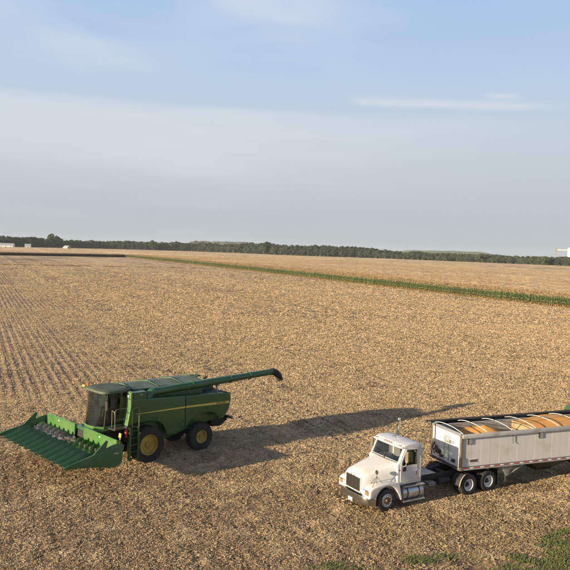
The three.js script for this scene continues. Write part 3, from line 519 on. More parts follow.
  const railMat = mat([0.15, 0.16, 0.085], { roughness: 0.5 });
  for (const [pts] of [[[[2.12, 2.1, -1.62], [2.12, 3.05, -1.62], [2.02, 3.15, -1.62], [1.5, 3.15, -1.62], [1.42, 3.05, -1.62], [1.42, 2.1, -1.62]]], [[[1.95, 2.1, -1.05], [1.95, 2.9, -1.05], [2.0, 3.0, -1.12], [2.1, 3.0, -1.5], [2.12, 2.9, -1.62]]], [[[0.72, 2.1, -1.68], [0.72, 3.0, -1.68], [0.80, 3.1, -1.68], [1.05, 3.1, -1.68], [1.12, 3.0, -1.68], [1.12, 1.6, -1.68]]]]) add(c, 'handrail', pipe(pts, 0.019, 40, 7, 0.1), railMat);
  add(c, 'handrail', [rod([2.12, 2.6, -1.62], [1.42, 2.6, -1.62], 0.015, 6)], railMat);
  const lad = group(c, 'ladder');
  for (const x of [0.80, 1.30]) add(lad, 'stringer', [prism([[x - 0.05, 0.38], [x + 0.05, 0.38], [x + 0.05, 2.1], [x - 0.05, 2.1]], -1.80, -1.58, 0.02)], MAT.green);
  add(lad, 'back_plate', [bx(0.5, 1.5, 0.02, 1.05, 1.35, -1.585, 0.005)], MAT.black);
  for (let k = 0; k < 5; k++) add(lad, 'rung', [bx(0.44, 0.035, 0.18, 1.05, 0.48 + k * 0.36, -1.70, 0.01)], MAT.green);
  const fe = add(c, 'fire_extinguisher', [lathe([[0.001, -0.24], [0.075, -0.24], [0.08, -0.22], [0.08, 0.16], [0.05, 0.22], [0.03, 0.24], [0.001, 0.24]], 18).rotateX(-Math.PI / 2).translate(1.45, 1.86, -1.62)], MAT.red);
  add(fe, 'valve', [rod([1.45, 2.08, -1.62], [1.45, 2.17, -1.62], 0.03, 8), bx(0.14, 0.03, 0.04, 1.47, 2.17, -1.62, 0.01)], MAT.dullAlu);
  // feeder house
  add(c, 'feeder_house', [prism([[0.6, 1.15], [0.7, 1.95], [3.05, 2.02], [3.1, 1.15], [2.2, 0.98]], -0.72, 0.72, 0.05)], MAT.black);
  add(c, 'feeder_shield', [bx(1.5, 0.06, 1.2, 1.9, 2.0, 0, 0.02), bar([0.7, 1.05, -0.82], [2.9, 1.0, -0.82], 0.1, 0.12), bar([0.7, 1.05, 0.82], [2.9, 1.0, 0.82], 0.1, 0.12)], MAT.darkSteel);
  // rear: chopper, spreader, lamps
  add(c, 'straw_chopper', [prism([[-4.75, 1.45], [-5.1, 1.75], [-5.75, 1.62], [-6.05, 1.28], [-5.5, 0.98], [-4.9, 1.02]], -0.85, 0.85, 0.04)], MAT.black);
  add(c, 'tailboard', [bx(0.55, 0.04, 1.9, -6.1, 1.42, 0, 0.01).rotateZ(0), prism([[-5.8, 1.62], [-6.42, 1.30], [-6.40, 1.26], [-5.78, 1.56]], -1.02, 1.02, 0.01)], MAT.black);
  add(c, 'rear_grille', [prism([[-5.45, 1.9], [-5.68, 2.5], [-5.6, 3.08], [-5.2, 3.1], [-5.2, 1.9]], -1.28, 1.28, 0.04)], MAT.roofDark);
  for (const s of [-1, 1]) add(c, 'tail_lamp', [bx(0.10, 0.16, 0.16, -5.68, 2.98, s * 1.36, 0.03)], mat([0.13, 0.04, 0.02], { roughness: 0.3 }));
  add(c, 'tank_mark', [bx(0.12, 0.035, 0.006, 0.45, 3.70, -1.434, 0)], MAT.tapeWhite);

  // ---------------- corn header: own frame (x ahead of the beam, y up from its skid), lifted and tipped up
  const h = group(c, 'corn_header', 3.42, 0.90, 0); h.rotation.z = 0.15;
  const HW = 3.65, N = 12, P = 2 * HW / N;
  add(h, 'back_sheet', [prism([[-0.16, 0.25], [-0.16, 1.28], [-0.05, 1.32], [0.0, 1.28], [-0.08, 0.62], [0.15, 0.22]], -HW + 0.05, -0.46, 0.02)], MAT.bright);
  add(h, 'back_sheet', [prism([[-0.16, 0.25], [-0.16, 1.28], [-0.05, 1.32], [0.0, 1.28], [-0.08, 0.62], [0.15, 0.22]], 0.46, HW - 0.05, 0.02)], MAT.bright);
  add(h, 'top_beam', [bx(0.16, 0.14, 2 * HW, -0.22, 1.16, 0, 0.02), bx(0.2, 0.2, 2 * HW, -0.2, 0.2, 0, 0.02)], MAT.green);
  for (const z of [-2.1, 2.1]) add(h, 'lamp', [bx(0.03, 0.07, 0.12, 0.005, 1.16, z, 0.01)], MAT.lens);
  add(h, 'trough', [loft(arc(10, -0.45, -Math.PI * 0.9, (a) => [[0.42 + 0.40 * Math.cos(a - Math.PI * 0.0), 0.55 + 0.36 * Math.sin(a), -HW + 0.06], [0.42 + 0.40 * Math.cos(a), 0.55 + 0.36 * Math.sin(a), HW - 0.06]]), false, false, 1)], MAT.poly);
  // gathering auger with opposed flights
  const ag = group(h, 'gathering_auger');
  add(ag, 'tube', rod([0.40, 0.62, -HW + 0.1], [0.40, 0.62, HW - 0.1], 0.11, 16), MAT.darkSteel);
  for (const s of [-1, 1]) {
    const secs = []; for (let k = 0; k <= 150; k++) { const q = k / 150, z = s * lerp(0.55, HW - 0.15, q), a = s * q * 6 * 2 * Math.PI; secs.push([[0.40 + 0.10 * Math.cos(a), 0.62 + 0.10 * Math.sin(a), z], [0.40 + 0.29 * Math.cos(a), 0.62 + 0.29 * Math.sin(a), z]]); }
    add(ag, 'flight', loft(secs, false, false, 1.2), s < 0 ? MAT.bright : MAT.dullAlu);
  }
  for (let k = 0; k < 6; k++) add(ag, 'paddle', bx(0.02, 0.16, 0.2, 0.40, 0.78, 0, 0.005).translate(-0.40, -0.62, 0).rotateZ(k * 1.05).translate(0.40, 0.62, (k - 2.5) * 0.14), MAT.darkSteel);
  // deck hoods behind each snout and the snouts themselves
  const snoutSec = (x, w, yb, yt, z, sharp) => arc(8, -1, 1, (u) => [x, yb + (yt - yb) * Math.pow(1 - Math.pow(Math.abs(u), sharp), 0.9), z + w * u]);
  for (let k = 1; k < N; k++) {
    const z = -HW + k * P, hw = P * 0.40;
    add(h, 'snout', loft([[2.52, 0.03, 0.06, 0.11], [2.30, 0.09, 0.04, 0.24], [1.95, 0.15, 0.04, 0.41], [1.6, hw * 0.85, 0.06, 0.60], [1.28, hw, 0.08, 0.74], [1.16, hw * 0.98, 0.10, 0.76], [1.10, hw * 0.9, 0.14, 0.66]].map(([x, w, b, t]) => snoutSec(x, w, b, t, z, 1.08)), false, true, 0.5), MAT.poly);
    add(h, 'hood', loft([[1.2, hw * 0.92, 0.16, 0.44], [1.0, hw * 0.88, 0.22, 0.46], [0.74, hw * 0.80, 0.28, 0.42]].map(([x, w, b, t]) => snoutSec(x, w, b, t, z, 1.5)), false, true, 0.5), MAT.poly);
  }
  for (let k = 0; k < N; k++) { const z = -HW + (k + 0.5) * P; const ru = add(h, 'row_unit', [bx(1.15, 0.1, P * 0.42, 1.2, 0.10, z, 0.02), bx(0.35, 0.22, 0.2, 0.75, 0.12, z, 0.03)], MAT.darkSteel); add(ru, 'gathering_chain', [bar([0.7, 0.19, z - 0.07], [1.7, 0.17, z - 0.07], 0.03, 0.04), bar([0.7, 0.19, z + 0.07], [1.7, 0.17, z + 0.07], 0.03, 0.04)], MAT.black); }
  for (const s of [-1, 1]) {
    const zo = s * (HW + 0.06), zi = s * (HW - 0.04);
    const shp = outline([[-0.42, 0.28], [-0.40, 1.10], [-0.1, 1.26, 0.25, 1.10], [0.75, 0.86], [1.35, 0.60], [2.0, 0.36], [2.62, 0.10], [2.55, 0.04], [1.9, 0.06], [1.0, 0.10], [0.6, 0.10, 0.3, 0.02], [-0.1, 0.06]]);
    const ep = add(h, 'end_panel', prism(shp, zo, zi, 0.03), MAT.poly);
    add(ep, 'crest', loft([[2.58, 0.03, 0.06, 0.12], [2.2, 0.13, 0.08, 0.30], [1.7, 0.22, 0.14, 0.48], [1.35, 0.26, 0.2, 0.60], [0.7, 0.10, 0.3, 0.86]].map(([x, w, b, t]) => [[x, t, zo], [x, t * 0.98, zo - s * w * 0.35], [x, b, zo - s * w]]), false, false, 0.8), MAT.poly);
    add(ep, 'fin', prism([[1.22, 0.62], [0.62, 1.34], [0.50, 1.30], [0.56, 0.90]], s * (HW - 0.02), s * (HW + 0.03), 0.015), MAT.poly);
    add(ep, 'lettering_plate', [bx(0.26, 0.07, 0.006, -0.02, 0.72, s * (HW + 0.064), 0)], MAT.dullAlu);
  }
  for (const s of [-1]) add(h, 'marker', [bar([-0.25, 1.2, s * (HW - 0.15)], [-0.25, 1.45, s * (HW - 0.15)], 0.04, 0.03), bx(0.05, 0.22, 0.20, -0.22, 1.52, s * (HW - 0.15), 0.02)], MAT.yellow);
  add(h, 'drive_shaft', [rod([-0.35, 0.55, -HW + 0.3], [-0.35, 0.55, HW - 0.3], 0.05, 8)], MAT.black);
}

// ------------------------------------------------------------------ the road tractor (day cab)
{
  const c = group(scene, 'semi_truck', 4.27, 0, -31.76); c.rotation.y = 3.6726;
  tag(c, 'white day cab semi truck with chrome bumper and fuel tank', 'truck');
  const WB = -5.63;
  // frame
  const fr = group(c, 'chassis');
  for (const z of [-0.43, 0.43]) add(fr, 'frame_rail', [bx(7.6, 0.27, 0.085, -3.0, 0.92, z, 0.015)], MAT.black);
  add(fr, 'cross_member', [bx(0.12, 0.2, 0.85, 0.3, 0.9, 0, 0.02), bx(0.12, 0.2, 0.85, -2.4, 0.9, 0, 0.02), bx(0.12, 0.2, 0.85, -4.2, 0.9, 0, 0.02), bx(0.12, 0.2, 0.85, -6.7, 0.9, 0, 0.02)], MAT.black);
  add(fr, 'axle', [rod([0, 0.5, -0.9], [0, 0.5, 0.9], 0.07, 10)], MAT.black);
  for (const x of [WB + 0.66, WB - 0.66]) add(fr, 'axle', [rod([x, 0.5, -0.95], [x, 0.5, 0.95], 0.11, 12), new THREE.SphereGeometry(0.24, 14, 10).translate(x, 0.5, 0)], MAT.black);
  add(fr, 'suspension', [...[-0.45, 0.45].flatMap((z) => [bx(1.5, 0.08, 0.09, WB, 0.68, z, 0.02), bx(0.9, 0.06, 0.09, 0, 0.66, z, 0.02)])], MAT.black);
  add(c, 'deck_plate', [bx(1.05, 0.03, 0.95, -2.95, 1.09, 0, 0.006)], MAT.dullAlu);
  add(c, 'fifth_wheel', [plan([[WB + 0.5, -0.45], [WB + 0.5, 0.45], [WB - 0.1, 0.48], [WB - 0.6, 0.25], [WB - 0.25, 0.06], [WB - 0.25, -0.06], [WB - 0.6, -0.25], [WB - 0.1, -0.48]], 1.13, 1.20, 0.01), bx(0.3, 0.12, 0.8, WB, 1.09, 0, 0.02)], MAT.darkSteel);
  // wheels: outer and inner tyre of each dual
  truckWheel(c, 'front_wheel', 0, -1.18, -1, false, MAT.alu); truckWheel(c, 'front_wheel', 0, 1.18, 1, false, MAT.alu);
  const rim = mat([0.66, 0.65, 0.63], { roughness: 0.4, map: dustyW });
  for (const x of [WB + 0.66, WB - 0.66]) for (const s of [-1, 1]) { truckWheel(c, 'drive_wheel', x, s * 1.22, s, true, rim); truckWheel(c, 'drive_wheel', x, s * 0.90, s, true, rim); }
  // hood
  const hs = (x, w, b, t, r) => { const o = []; for (const [u, y] of [[-1, b], [-1, lerp(b, t, 0.35)], [-0.99, lerp(b, t, 0.62)], [-0.955, t - r * 0.8], [-0.87, t - r * 0.28], [-0.7, t - r * 0.06], [-0.35, t], [0, t + 0.012], [0.35, t], [0.7, t - r * 0.06], [0.87, t - r * 0.28], [0.955, t - r * 0.8], [0.99, lerp(b, t, 0.62)], [1, lerp(b, t, 0.35)], [1, b]]) o.push([x, y, w * u]); return o; };
  add(c, 'hood', [loft([hs(1.02, 0.60, 0.80, 1.50, 0.14), hs(1.0, 0.66, 0.78, 1.58, 0.15), hs(0.92, 0.70, 0.78, 1.64, 0.17), hs(0.6, 0.76, 0.8, 1.74, 0.20), hs(0.1, 0.84, 0.85, 1.86, 0.22), hs(-0.35, 0.92, 0.9, 1.96, 0.22), hs(-0.68, 0.99, 0.95, 2.04, 0.20)], false, true, 0.9)], MAT.white);
  const grille = add(c, 'grille', [prism([[-0.53, 0.84], [0.53, 0.84], [0.55, 1.47], [-0.55, 1.47]], 0, 0.05, 0.02).rotateY(Math.PI / 2).translate(1.0, 0, 0)], MAT.black);
  add(grille, 'grille_bars', Array.from({ length: 15 }, (_, k) => bx(0.035, 0.56, 0.016, 1.055, 1.155, -0.48 + k * 0.96 / 14, 0.004)), mat([0.13, 0.115, 0.095], { metalness: 0.7, roughness: 0.35 }));
  add(grille, 'grille_surround', [bx(0.05, 0.05, 1.16, 1.04, 1.485, 0, 0.015), bx(0.05, 0.05, 1.12, 1.04, 0.835, 0, 0.015), bx(0.05, 0.66, 0.05, 1.04, 1.16, -0.555, 0.015), bx(0.05, 0.66, 0.05, 1.04, 1.16, 0.555, 0.015)], MAT.white);
  add(grille, 'emblem', [bar([1.075, 1.50, -0.11], [1.075, 1.40, 0], 0.035, 0.035), bar([1.075, 1.50, 0.11], [1.075, 1.40, 0], 0.035, 0.035), bar([1.08, 1.515, 0], [1.08, 1.43, 0], 0.03, 0.03)], MAT.chrome);
  // front fenders with wheel arches
  for (const s of [-1, 1]) {
    const sh = new THREE.Shape(); sh.moveTo(1.00, 0.70); sh.lineTo(1.00, 0.98); sh.quadraticCurveTo(0.98, 1.12, 0.80, 1.17); sh.quadraticCurveTo(0.2, 1.36, -0.45, 1.24); sh.lineTo(-0.70, 1.20); sh.lineTo(-0.86, 0.40); sh.lineTo(-0.78, 0.40); sh.lineTo(-0.60, 0.75);
    sh.absarc(0, 0.50, 0.63, Math.PI - 0.42, 0.36, true); sh.lineTo(0.66, 0.70); sh.closePath();
    const f = add(c, 'front_fender', prism(sh, s * 0.62, s * 1.20, 0.07, 4), MAT.white);
    add(f, 'headlight', [bx(0.05, 0.17, 0.22, 1.005, 0.93, s * 0.76, 0.025)], MAT.lens);
    add(f, 'turn_signal', [bx(0.12, 0.15, 0.16, 0.975, 0.92, s * 0.99, 0.03)], MAT.amber);
    add(f, 'headlight_bezel', [bx(0.04, 0.22, 0.50, 0.982, 0.925, s * 0.86, 0.02)], MAT.darkSteel);
    const m = group(c, 'fender_mirror');
    add(m, 'arm', [rod([0.45, 1.26, s * 0.95], [0.52, 1.78, s * 1.04], 0.009, 6), rod([0.62, 1.24, s * 0.75], [0.52, 1.62, s * 1.03], 0.009, 6), rod([0.78, 1.18, s * 1.08], [0.52, 1.62, s * 1.03], 0.009, 6), rod([0.20, 1.26, s * 1.08], [0.52, 1.62, s * 1.03], 0.009, 6)], MAT.black);
    add(m, 'mirror_head', [new THREE.SphereGeometry(0.1, 16, 10).scale(0.45, 1, 0.95).translate(0.54, 1.82, s * 1.04)], MAT.black);
  }
  // bumper
  const bp = []; for (let i = 0; i <= 16; i++) { const u = i / 8 - 1, e = Math.abs(u); bp.push([1.16 - 0.10 * e * e - 0.42 * Math.pow(e, 9), 1.19 * Math.sign(u) * Math.min(1, e * 1.02)]); }
  const bpl = bp.concat(bp.slice().reverse().map(([x, z]) => [x - 0.07, z * 0.965]));
  const bump = add(c, 'bumper', [plan(bpl, 0.36, 0.74, 0.025)], MAT.bumper);
  add(bump, 'tow_slot', [bx(0.03, 0.10, 0.5, 1.165, 0.40, 0, 0.01)], MAT.black);
  add(bump, 'license_plate', [bx(0.012, 0.16, 0.31, 1.188, 0.42, -0.02, 0.003)], MAT.tapeWhite);
  add(c, 'radiator_shroud', [bx(0.2, 0.55, 1.1, 0.85, 0.70, 0, 0.03)], MAT.black);
  // cab shell with window openings
  const shell = cut(prism([[-0.64, 1.02], [-0.60, 2.00], [-0.70, 2.05], [-1.00, 2.70], [-0.93, 2.76], [-1.0, 2.84], [-1.25, 2.885], [-1.75, 2.885], [-2.0, 2.82], [-2.06, 2.6], [-2.08, 1.05]], -1.06, 1.06, 0.06, 3), [
    prism([[-0.72, 1.12], [-0.72, 1.98], [-1.05, 2.70], [-1.15, 2.80], [-1.9, 2.80], [-2.0, 2.6], [-2.0, 1.12]], -0.99, 0.99, 0),
    prism([[-0.40, 2.09], [-0.60, 2.66], [-1.2, 2.66], [-1.2, 2.09]], -0.93, 0.93, 0),
    prism([[-0.90, 1.92], [-0.90, 2.08], [-1.14, 2.62], [-1.72, 2.62], [-1.76, 1.92]], -1.3, 1.3, 0),
    bx(0.4, 0.5, 1.1, -2.05, 2.25, 0, 0),
  ]);
  const cab = add(c, 'cab', shell, MAT.white);
  add(cab, 'visor', [loft([[-0.93, 2.80], [-0.80, 2.745], [-0.78, 2.715], [-0.95, 2.72]].map(([x, y]) => arc(10, -1, 1, (u) => [x - 0.06 * u * u, y, 1.04 * u])), false, true, 0.5)], MAT.white);
  add(cab, 'windshield', loft([[[-0.705, 2.06, -0.97], [-0.66, 2.06, 0], [-0.705, 2.06, 0.97]], [[-1.0, 2.69, -0.95], [-0.96, 2.69, 0], [-1.0, 2.69, 0.95]]], false, false), MAT.glass);
  add(cab, 'windshield_divider', [bar([-0.655, 2.05, 0], [-0.955, 2.70, 0], 0.03, 0.03), bar([-0.70, 2.055, -0.9], [-0.655, 2.055, 0], 0.02, 0.03), bar([-0.655, 2.055, 0], [-0.70, 2.055, 0.9], 0.02, 0.03)], MAT.black);
  for (const s of [-1, 1]) {
    const dsh = new THREE.Shape([[-0.80, 1.14], [-0.80, 2.08], [-1.10, 2.70], [-1.78, 2.70], [-1.82, 1.14]].map((p) => new THREE.Vector2(...p)));
    dsh.holes.push(new THREE.Path([[-0.92, 1.94], [-0.92, 2.07], [-1.15, 2.60], [-1.70, 2.60], [-1.73, 1.94]].map((p) => new THREE.Vector2(...p))));
    const d = add(c, 'door', prism(dsh, s * 1.045, s * 1.075, 0.010), MAT.white);
    add(d, 'window', prism([[-0.92, 1.94], [-0.92, 2.07], [-1.15, 2.60], [-1.70, 2.60], [-1.73, 1.94]], s * 1.04, s * 1.046, 0), MAT.tint);
    add(d, 'window_seal', [[-0.92, 1.94], [-0.92, 2.07], [-1.15, 2.60], [-1.70, 2.60], [-1.73, 1.94]].map((p, i, a) => bar([...p, s * 1.076], [...a[(i + 1) % 5], s * 1.076], 0.02, 0.03)), MAT.black);
    add(d, 'door_handle', [bx(0.05, 0.14, 0.03, -1.72, 1.52, s * 1.085, 0.01)], MAT.black);
    add(d, 'lower_window', [bx(0.2, 0.2, 0.012, -1.02, 1.76, s * 1.077, 0.03)], MAT.black);
    add(d, 'side_badge', [bx(0.30, 0.03, 0.006, -1.4, 1.33, s * 1.078, 0)], MAT.dullAlu);
    add(d, 'red_badge', [bx(0.10, 0.05, 0.008, -0.74, 1.74, s * 1.064, 0)], MAT.red);
    const m = group(c, 'side_mirror');
    add(m, 'arm', [pipe([[-0.98, 2.72, s * 1.0], [-0.92, 2.70, s * 1.28], [-0.92, 2.0, s * 1.28], [-0.90, 1.86, s * 1.04]], 0.014, 30, 6, 0.05)], MAT.dullAlu);
    add(m, 'mirror_head', [bx(0.10, 0.50, 0.20, -0.95, 2.38, s * 1.30, 0.035)], mat([0.30, 0.25, 0.17], { metalness: 0.6, roughness: 0.3 }));
    add(c, 'grab_handle', [rod([-1.93, 1.3, s * 1.10], [-1.93, 2.3, s * 1.10], 0.014, 6)], MAT.dullAlu);
    // fuel tank with straps and steps
    const t = group(c, 'fuel_tank');
    add(t, 'tank', [lathe([[0.001, -0.62], [0.24, -0.62], [0.30, -0.59], [0.315, -0.55], [0.315, 0.55], [0.30, 0.59], [0.24, 0.62], [0.001, 0.62]], 32).rotateY(Math.PI / 2).translate(-1.56, 0.62, s * 0.84)], MAT.alu);
    for (const x of [-1.22, -1.9]) add(t, 'strap', lathe([[0.316, -0.03], [0.325, -0.03], [0.325, 0.03], [0.316, 0.03]], 32).rotateY(Math.PI / 2).translate(x, 0.62, s * 0.84), MAT.black);
    add(t, 'step', [bx(1.25, 0.035, 0.26, -1.58, 0.955, s * 1.05, 0.01)], MAT.dullAlu); add(t, 'step', [bx(1.3, 0.05, 0.18, -1.58, 0.285, s * 1.10, 0.012)], MAT.dullAlu);
    add(t, 'step_bracket', [bx(0.04, 0.68, 0.05, -0.98, 0.62, s * 1.08, 0.01), bx(0.04, 0.68, 0.05, -2.18, 0.62, s * 1.08, 0.01)], MAT.dullAlu);
    add(t, 'filler_cap', [rod([-1.05, 0.86, s * 0.98], [-1.05, 0.93, s * 1.03], 0.05, 12)], MAT.chrome);
  }
  for (let k = 0; k < 5; k++) add(cab, 'marker_lamp', [bx(0.07, 0.035, 0.11, -0.855, 2.815, [-0.86, -0.2, 0, 0.2, 0.86][k], 0.015)], MAT.amber);
  add(cab, 'rear_window', [bx(0.008, 0.49, 1.09, -2.045, 2.25, 0, 0)], MAT.tint);
  add(cab, 'dashboard', [prism([[-0.74, 1.5], [-0.76, 2.02], [-1.0, 1.98], [-1.12, 1.7]], -0.9, 0.9, 0.03)], MAT.seat);
  add(cab, 'seat', [bx(0.5, 0.15, 0.5, -1.55, 1.62, -0.45, 0.05), bx(0.14, 0.75, 0.48, -1.86, 1.98, -0.45, 0.06), bx(0.5, 0.15, 0.5, -1.55, 1.62, 0.45, 0.05), bx(0.14, 0.75, 0.48, -1.86, 1.98, 0.45, 0.06)], MAT.skinCloth);
  add(cab, 'steering_wheel', [new THREE.TorusGeometry(0.22, 0.018, 8, 24).rotateY(Math.PI / 2).rotateZ(0.9).translate(-1.16, 2.0, -0.45)], MAT.black);
  add(c, 'roof_horn', [rod([-1.35, 2.93, 0.25], [-1.75, 2.93, 0.25], 0.025, 8)], MAT.chrome);
  add(c, 'antenna', [rod([-1.9, 2.85, -0.85], [-1.95, 3.05, -0.87], 0.008, 6)], MAT.black);
  // stack, battery box, air tanks, lines
  const st = add(c, 'exhaust_stack', [rod([-2.26, 1.0, 0.92], [-2.26, 2.1, 0.92], 0.10, 16), rod([-2.26, 2.1, 0.92], [-2.26, 3.35, 0.92], 0.062, 14), pipe([[-2.26, 3.33, 0.92], [-2.26, 3.48, 0.92], [-2.30, 3.56, 0.92]], 0.06, 10, 12)], MAT.chrome);
  add(st, 'heat_shield', [rod([-2.26, 1.6, 0.92], [-2.26, 2.4, 0.92], 0.115, 16)], MAT.dullAlu);
  add(c, 'battery_box', [bx(0.42, 0.18, 0.30, -2.95, 0.72, -0.72, 0.03)], mat([0.16, 0.16, 0.155], { roughness: 0.6 }));
  add(c, 'air_tank', [rod([-3.5, 0.72, -0.62], [-4.2, 0.72, -0.62], 0.13, 16)], MAT.black);
  add(c, 'hose_stand', [rod([-2.25, 1.05, 0.0], [-2.25, 1.75, 0.0], 0.02, 8)], MAT.dullAlu);
  const coil = (z0, z1, y0) => pipe(Array.from({ length: 61 }, (_, i) => { const q = i / 60, a = q * 60, sag = -0.45 * Math.sin(Math.PI * q); return [lerp(-2.2, -4.35, q), y0 + sag + 0.045 * Math.sin(a), lerp(z0, z1, q) + 0.045 * Math.cos(a)]; }), 0.009, 300, 5);
  add(c, 'air_line', coil(0.1, 0.25, 1.65), MAT.red); add(c, 'air_line', coil(-0.1, -0.2, 1.65), MAT.blue); add(c, 'power_cable', coil(0, 0.02, 1.7), MAT.black);
  // quarter fenders and mud flaps
  for (const s of [-1, 1]) {
    const qf = add(c, 'quarter_fender', loft(arc(10, 0.0, 1.1, (a) => { const r = 0.60, x = WB + 0.66 + r * Math.cos(a), y = 0.50 + r * Math.sin(a); return [[x, y, s * 0.62], [x, y, s * 1.20], [x - 0.01, y - 0.012, s * 1.20], [x - 0.01, y - 0.012, s * 0.62]]; }), true, true, 0.5), MAT.black);
    add(qf, 'fender_edge', pipe(arc(10, 0.0, 1.1, (a) => [WB + 0.66 + 0.605 * Math.cos(a), 0.50 + 0.605 * Math.sin(a), s * 1.21]), 0.03, 16, 6), mat([0.33, 0.28, 0.21], { roughness: 0.5, metalness: 0.4 }));
    const mf = add(c, 'mud_flap', [prism([[0, 0.22], [0.012, 0.22], [0.012, 1.0], [0, 1.0]], s * 0.6, s * 1.22, 0).translate(WB - 1.32, 0, 0)], MAT.black);
    add(mf, 'hanger', [bx(0.04, 0.05, 0.85, WB - 1.31, 1.02, s * 0.82, 0.01)], MAT.dullAlu);
  }
}

// ------------------------------------------------------------------ the hopper trailer
{
  const yaw = 3.5265, ty = 3.6726, kx = 4.27 - 5.63 * Math.cos(ty), kd = 31.76 - 5.63 * Math.sin(ty);
  const c = group(scene, 'grain_trailer', kx, 0, -kd); c.rotation.y = yaw;
  tag(c, 'long white grain hopper trailer with open top and roof bows', 'trailer');
  const X0 = 0.98, X1 = -11.2, W = 1.24, Y0 = 1.22, Y1 = 2.93, n = 22, pw = (X0 - X1 - 0.12) / n;
  for (const s of [-1, 1]) {
    for (let k = 0; k < n; k++) { const x = X0 - 0.06 - pw * (k + 0.5); add(c, 'side_panel', [bx(pw - 0.003, Y1 - Y0 - 0.30, 0.035, x, (Y0 + Y1) / 2 + 0.02, s * (W - 0.0175 - 0.002 * (k % 2)), 0.006)], k % 3 ? MAT.panel : MAT.panelB); }
    add(c, 'panel_backing', [bx(X0 - X1 - 0.1, Y1 - Y0 - 0.1, 0.01, (X0 + X1) / 2, (Y0 + Y1) / 2, s * (W - 0.055), 0)], MAT.dullAlu);
    add(c, 'top_rail', [prism([[0, 0], [0.10, 0], [0.10, 0.13], [0.07, 0.19], [0, 0.19]], X1, X0, 0.015).rotateY(Math.PI / 2).scale(1, 1, s < 0 ? 1 : -1).translate(0, Y1 - 0.13, s * W - (s < 0 ? 0.02 : -0.02)).scale(1, 1, 1)], MAT.dullAlu);
    const br = add(c, 'bottom_rail', [bx(X0 - X1, 0.14, 0.06, (X0 + X1) / 2, Y0 + 0.06, s * (W - 0.012), 0.012)], MAT.dullAlu);
    for (let k = 0; k < 20; k++) { const x = X0 - 0.35 - k * 0.6; add(br, 'reflector_tape', [bx(0.30, 0.05, 0.006, x, Y0 + 0.10, s * (W + 0.022), 0)], MAT.tapeRed); add(br, 'reflector_tape', [bx(0.18, 0.05, 0.006, x - 0.30, Y0 + 0.10, s * (W + 0.022), 0)], MAT.tapeWhite); }
    add(c, 'corner_post', [rod([X0 - 0.03, Y0, s * (W - 0.03)], [X0 - 0.03, Y1 + 0.02, s * (W - 0.03)], 0.085, 18)], MAT.steelPost);
    for (const x of [0.50, -3.82, -8.1]) { const hk = add(c, 'tarp_stop', [bx(0.26, 0.36, 0.03, x, 2.66, s * (W + 0.03), 0.01)], MAT.alu); add(hk, 'stop_edge', [bx(0.06, 0.37, 0.035, x + 0.12, 2.66, s * (W + 0.034), 0.008)], MAT.darkSteel); }
    add(c, 'tarp_crank', [rod([-2.03, 2.90, s * (W + 0.05)], [-2.06, 2.42, s * (W + 0.05)], 0.014, 6), rod([-2.06, 2.42, s * (W + 0.05)], [-2.02, 2.36, s * (W + 0.09)], 0.014, 6)], MAT.darkSteel);
    const pl = add(c, 'name_plate', [bx(0.42, 0.14, 0.012, 0.24, 1.66, s * (W + 0.008), 0.004)], mat([0.09, 0.055, 0.04]));
    add(pl, 'plate_edge', [bx(0.46, 0.02, 0.016, 0.24, 1.74, s * (W + 0.008), 0), bx(0.46, 0.02, 0.016, 0.24, 1.58, s * (W + 0.008), 0)], MAT.tapeWhite);
    // landing gear
    const lg = group(c, 'landing_gear');
    add(lg, 'leg', [bx(0.14, 0.75, 0.14, -1.98, 0.92, s * 0.95, 0.015), bx(0.10, 0.4, 0.10, -1.98, 0.50, s * 0.95, 0.012)], MAT.darkSteel);
    add(lg, 'foot', [bx(0.28, 0.03, 0.26, -1.98, 0.36, s * 0.95, 0.01)], MAT.darkSteel);
    add(lg, 'brace', [bar([-2.0, 0.62, s * 0.95], [-3.05, 1.20, s * 1.05], 0.06, 0.05)], MAT.dullAlu);
    add(lg, 'gusset', [prism([[-1.55, 1.2], [-2.35, 1.2], [-2.05, 0.66], [-1.92, 0.66]], s * 1.02, s * 1.045, 0.006)], MAT.dullAlu);
  }
  // front wall
  add(c, 'front_wall', [bx(0.05, Y1 - Y0 - 0.02, 2 * W - 0.2, X0 - 0.02, (Y0 + Y1) / 2, 0, 0.01)], mat([0.70, 0.685, 0.65], { roughness: 0.35, clearcoat: 0.4, map: dustyW }));
  add(c, 'front_rail', [bx(0.12, 0.14, 2 * W - 0.12, X0 - 0.03, Y1 + 0.0, 0, 0.02)], MAT.alu);
  add(c, 'front_sill', [bx(0.08, 0.16, 2 * W - 0.14, X0 + 0.0, Y0 + 0.06, 0, 0.015)], MAT.dullAlu);
  const ld = group(c, 'ladder');
  for (const z of [-0.35, 0.02]) add(ld, 'stringer', [rod([X0 + 0.09, 1.45, z], [X0 + 0.09, 2.75, z], 0.018, 8)], MAT.dullAlu);
  for (let k = 0; k < 5; k++) add(ld, 'rung', [rod([X0 + 0.09, 1.55 + k * 0.27, -0.35], [X0 + 0.09, 1.55 + k * 0.27, 0.02], 0.014, 6)], MAT.dullAlu);
  add(c, 'catwalk', [bx(0.18, 0.035, 2.1, X0 + 0.12, 1.33, 0, 0.008)], MAT.darkSteel);
  add(c, 'hose_box', [bx(0.16, 0.22, 0.3, X0 + 0.09, 1.72, 0.52, 0.03), bx(0.12, 0.16, 0.2, X0 + 0.07, 1.58, -0.72, 0.03), bx(0.14, 0.12, 0.22, X0 + 0.08, 1.55, 0.22, 0.02)], MAT.darkSteel);
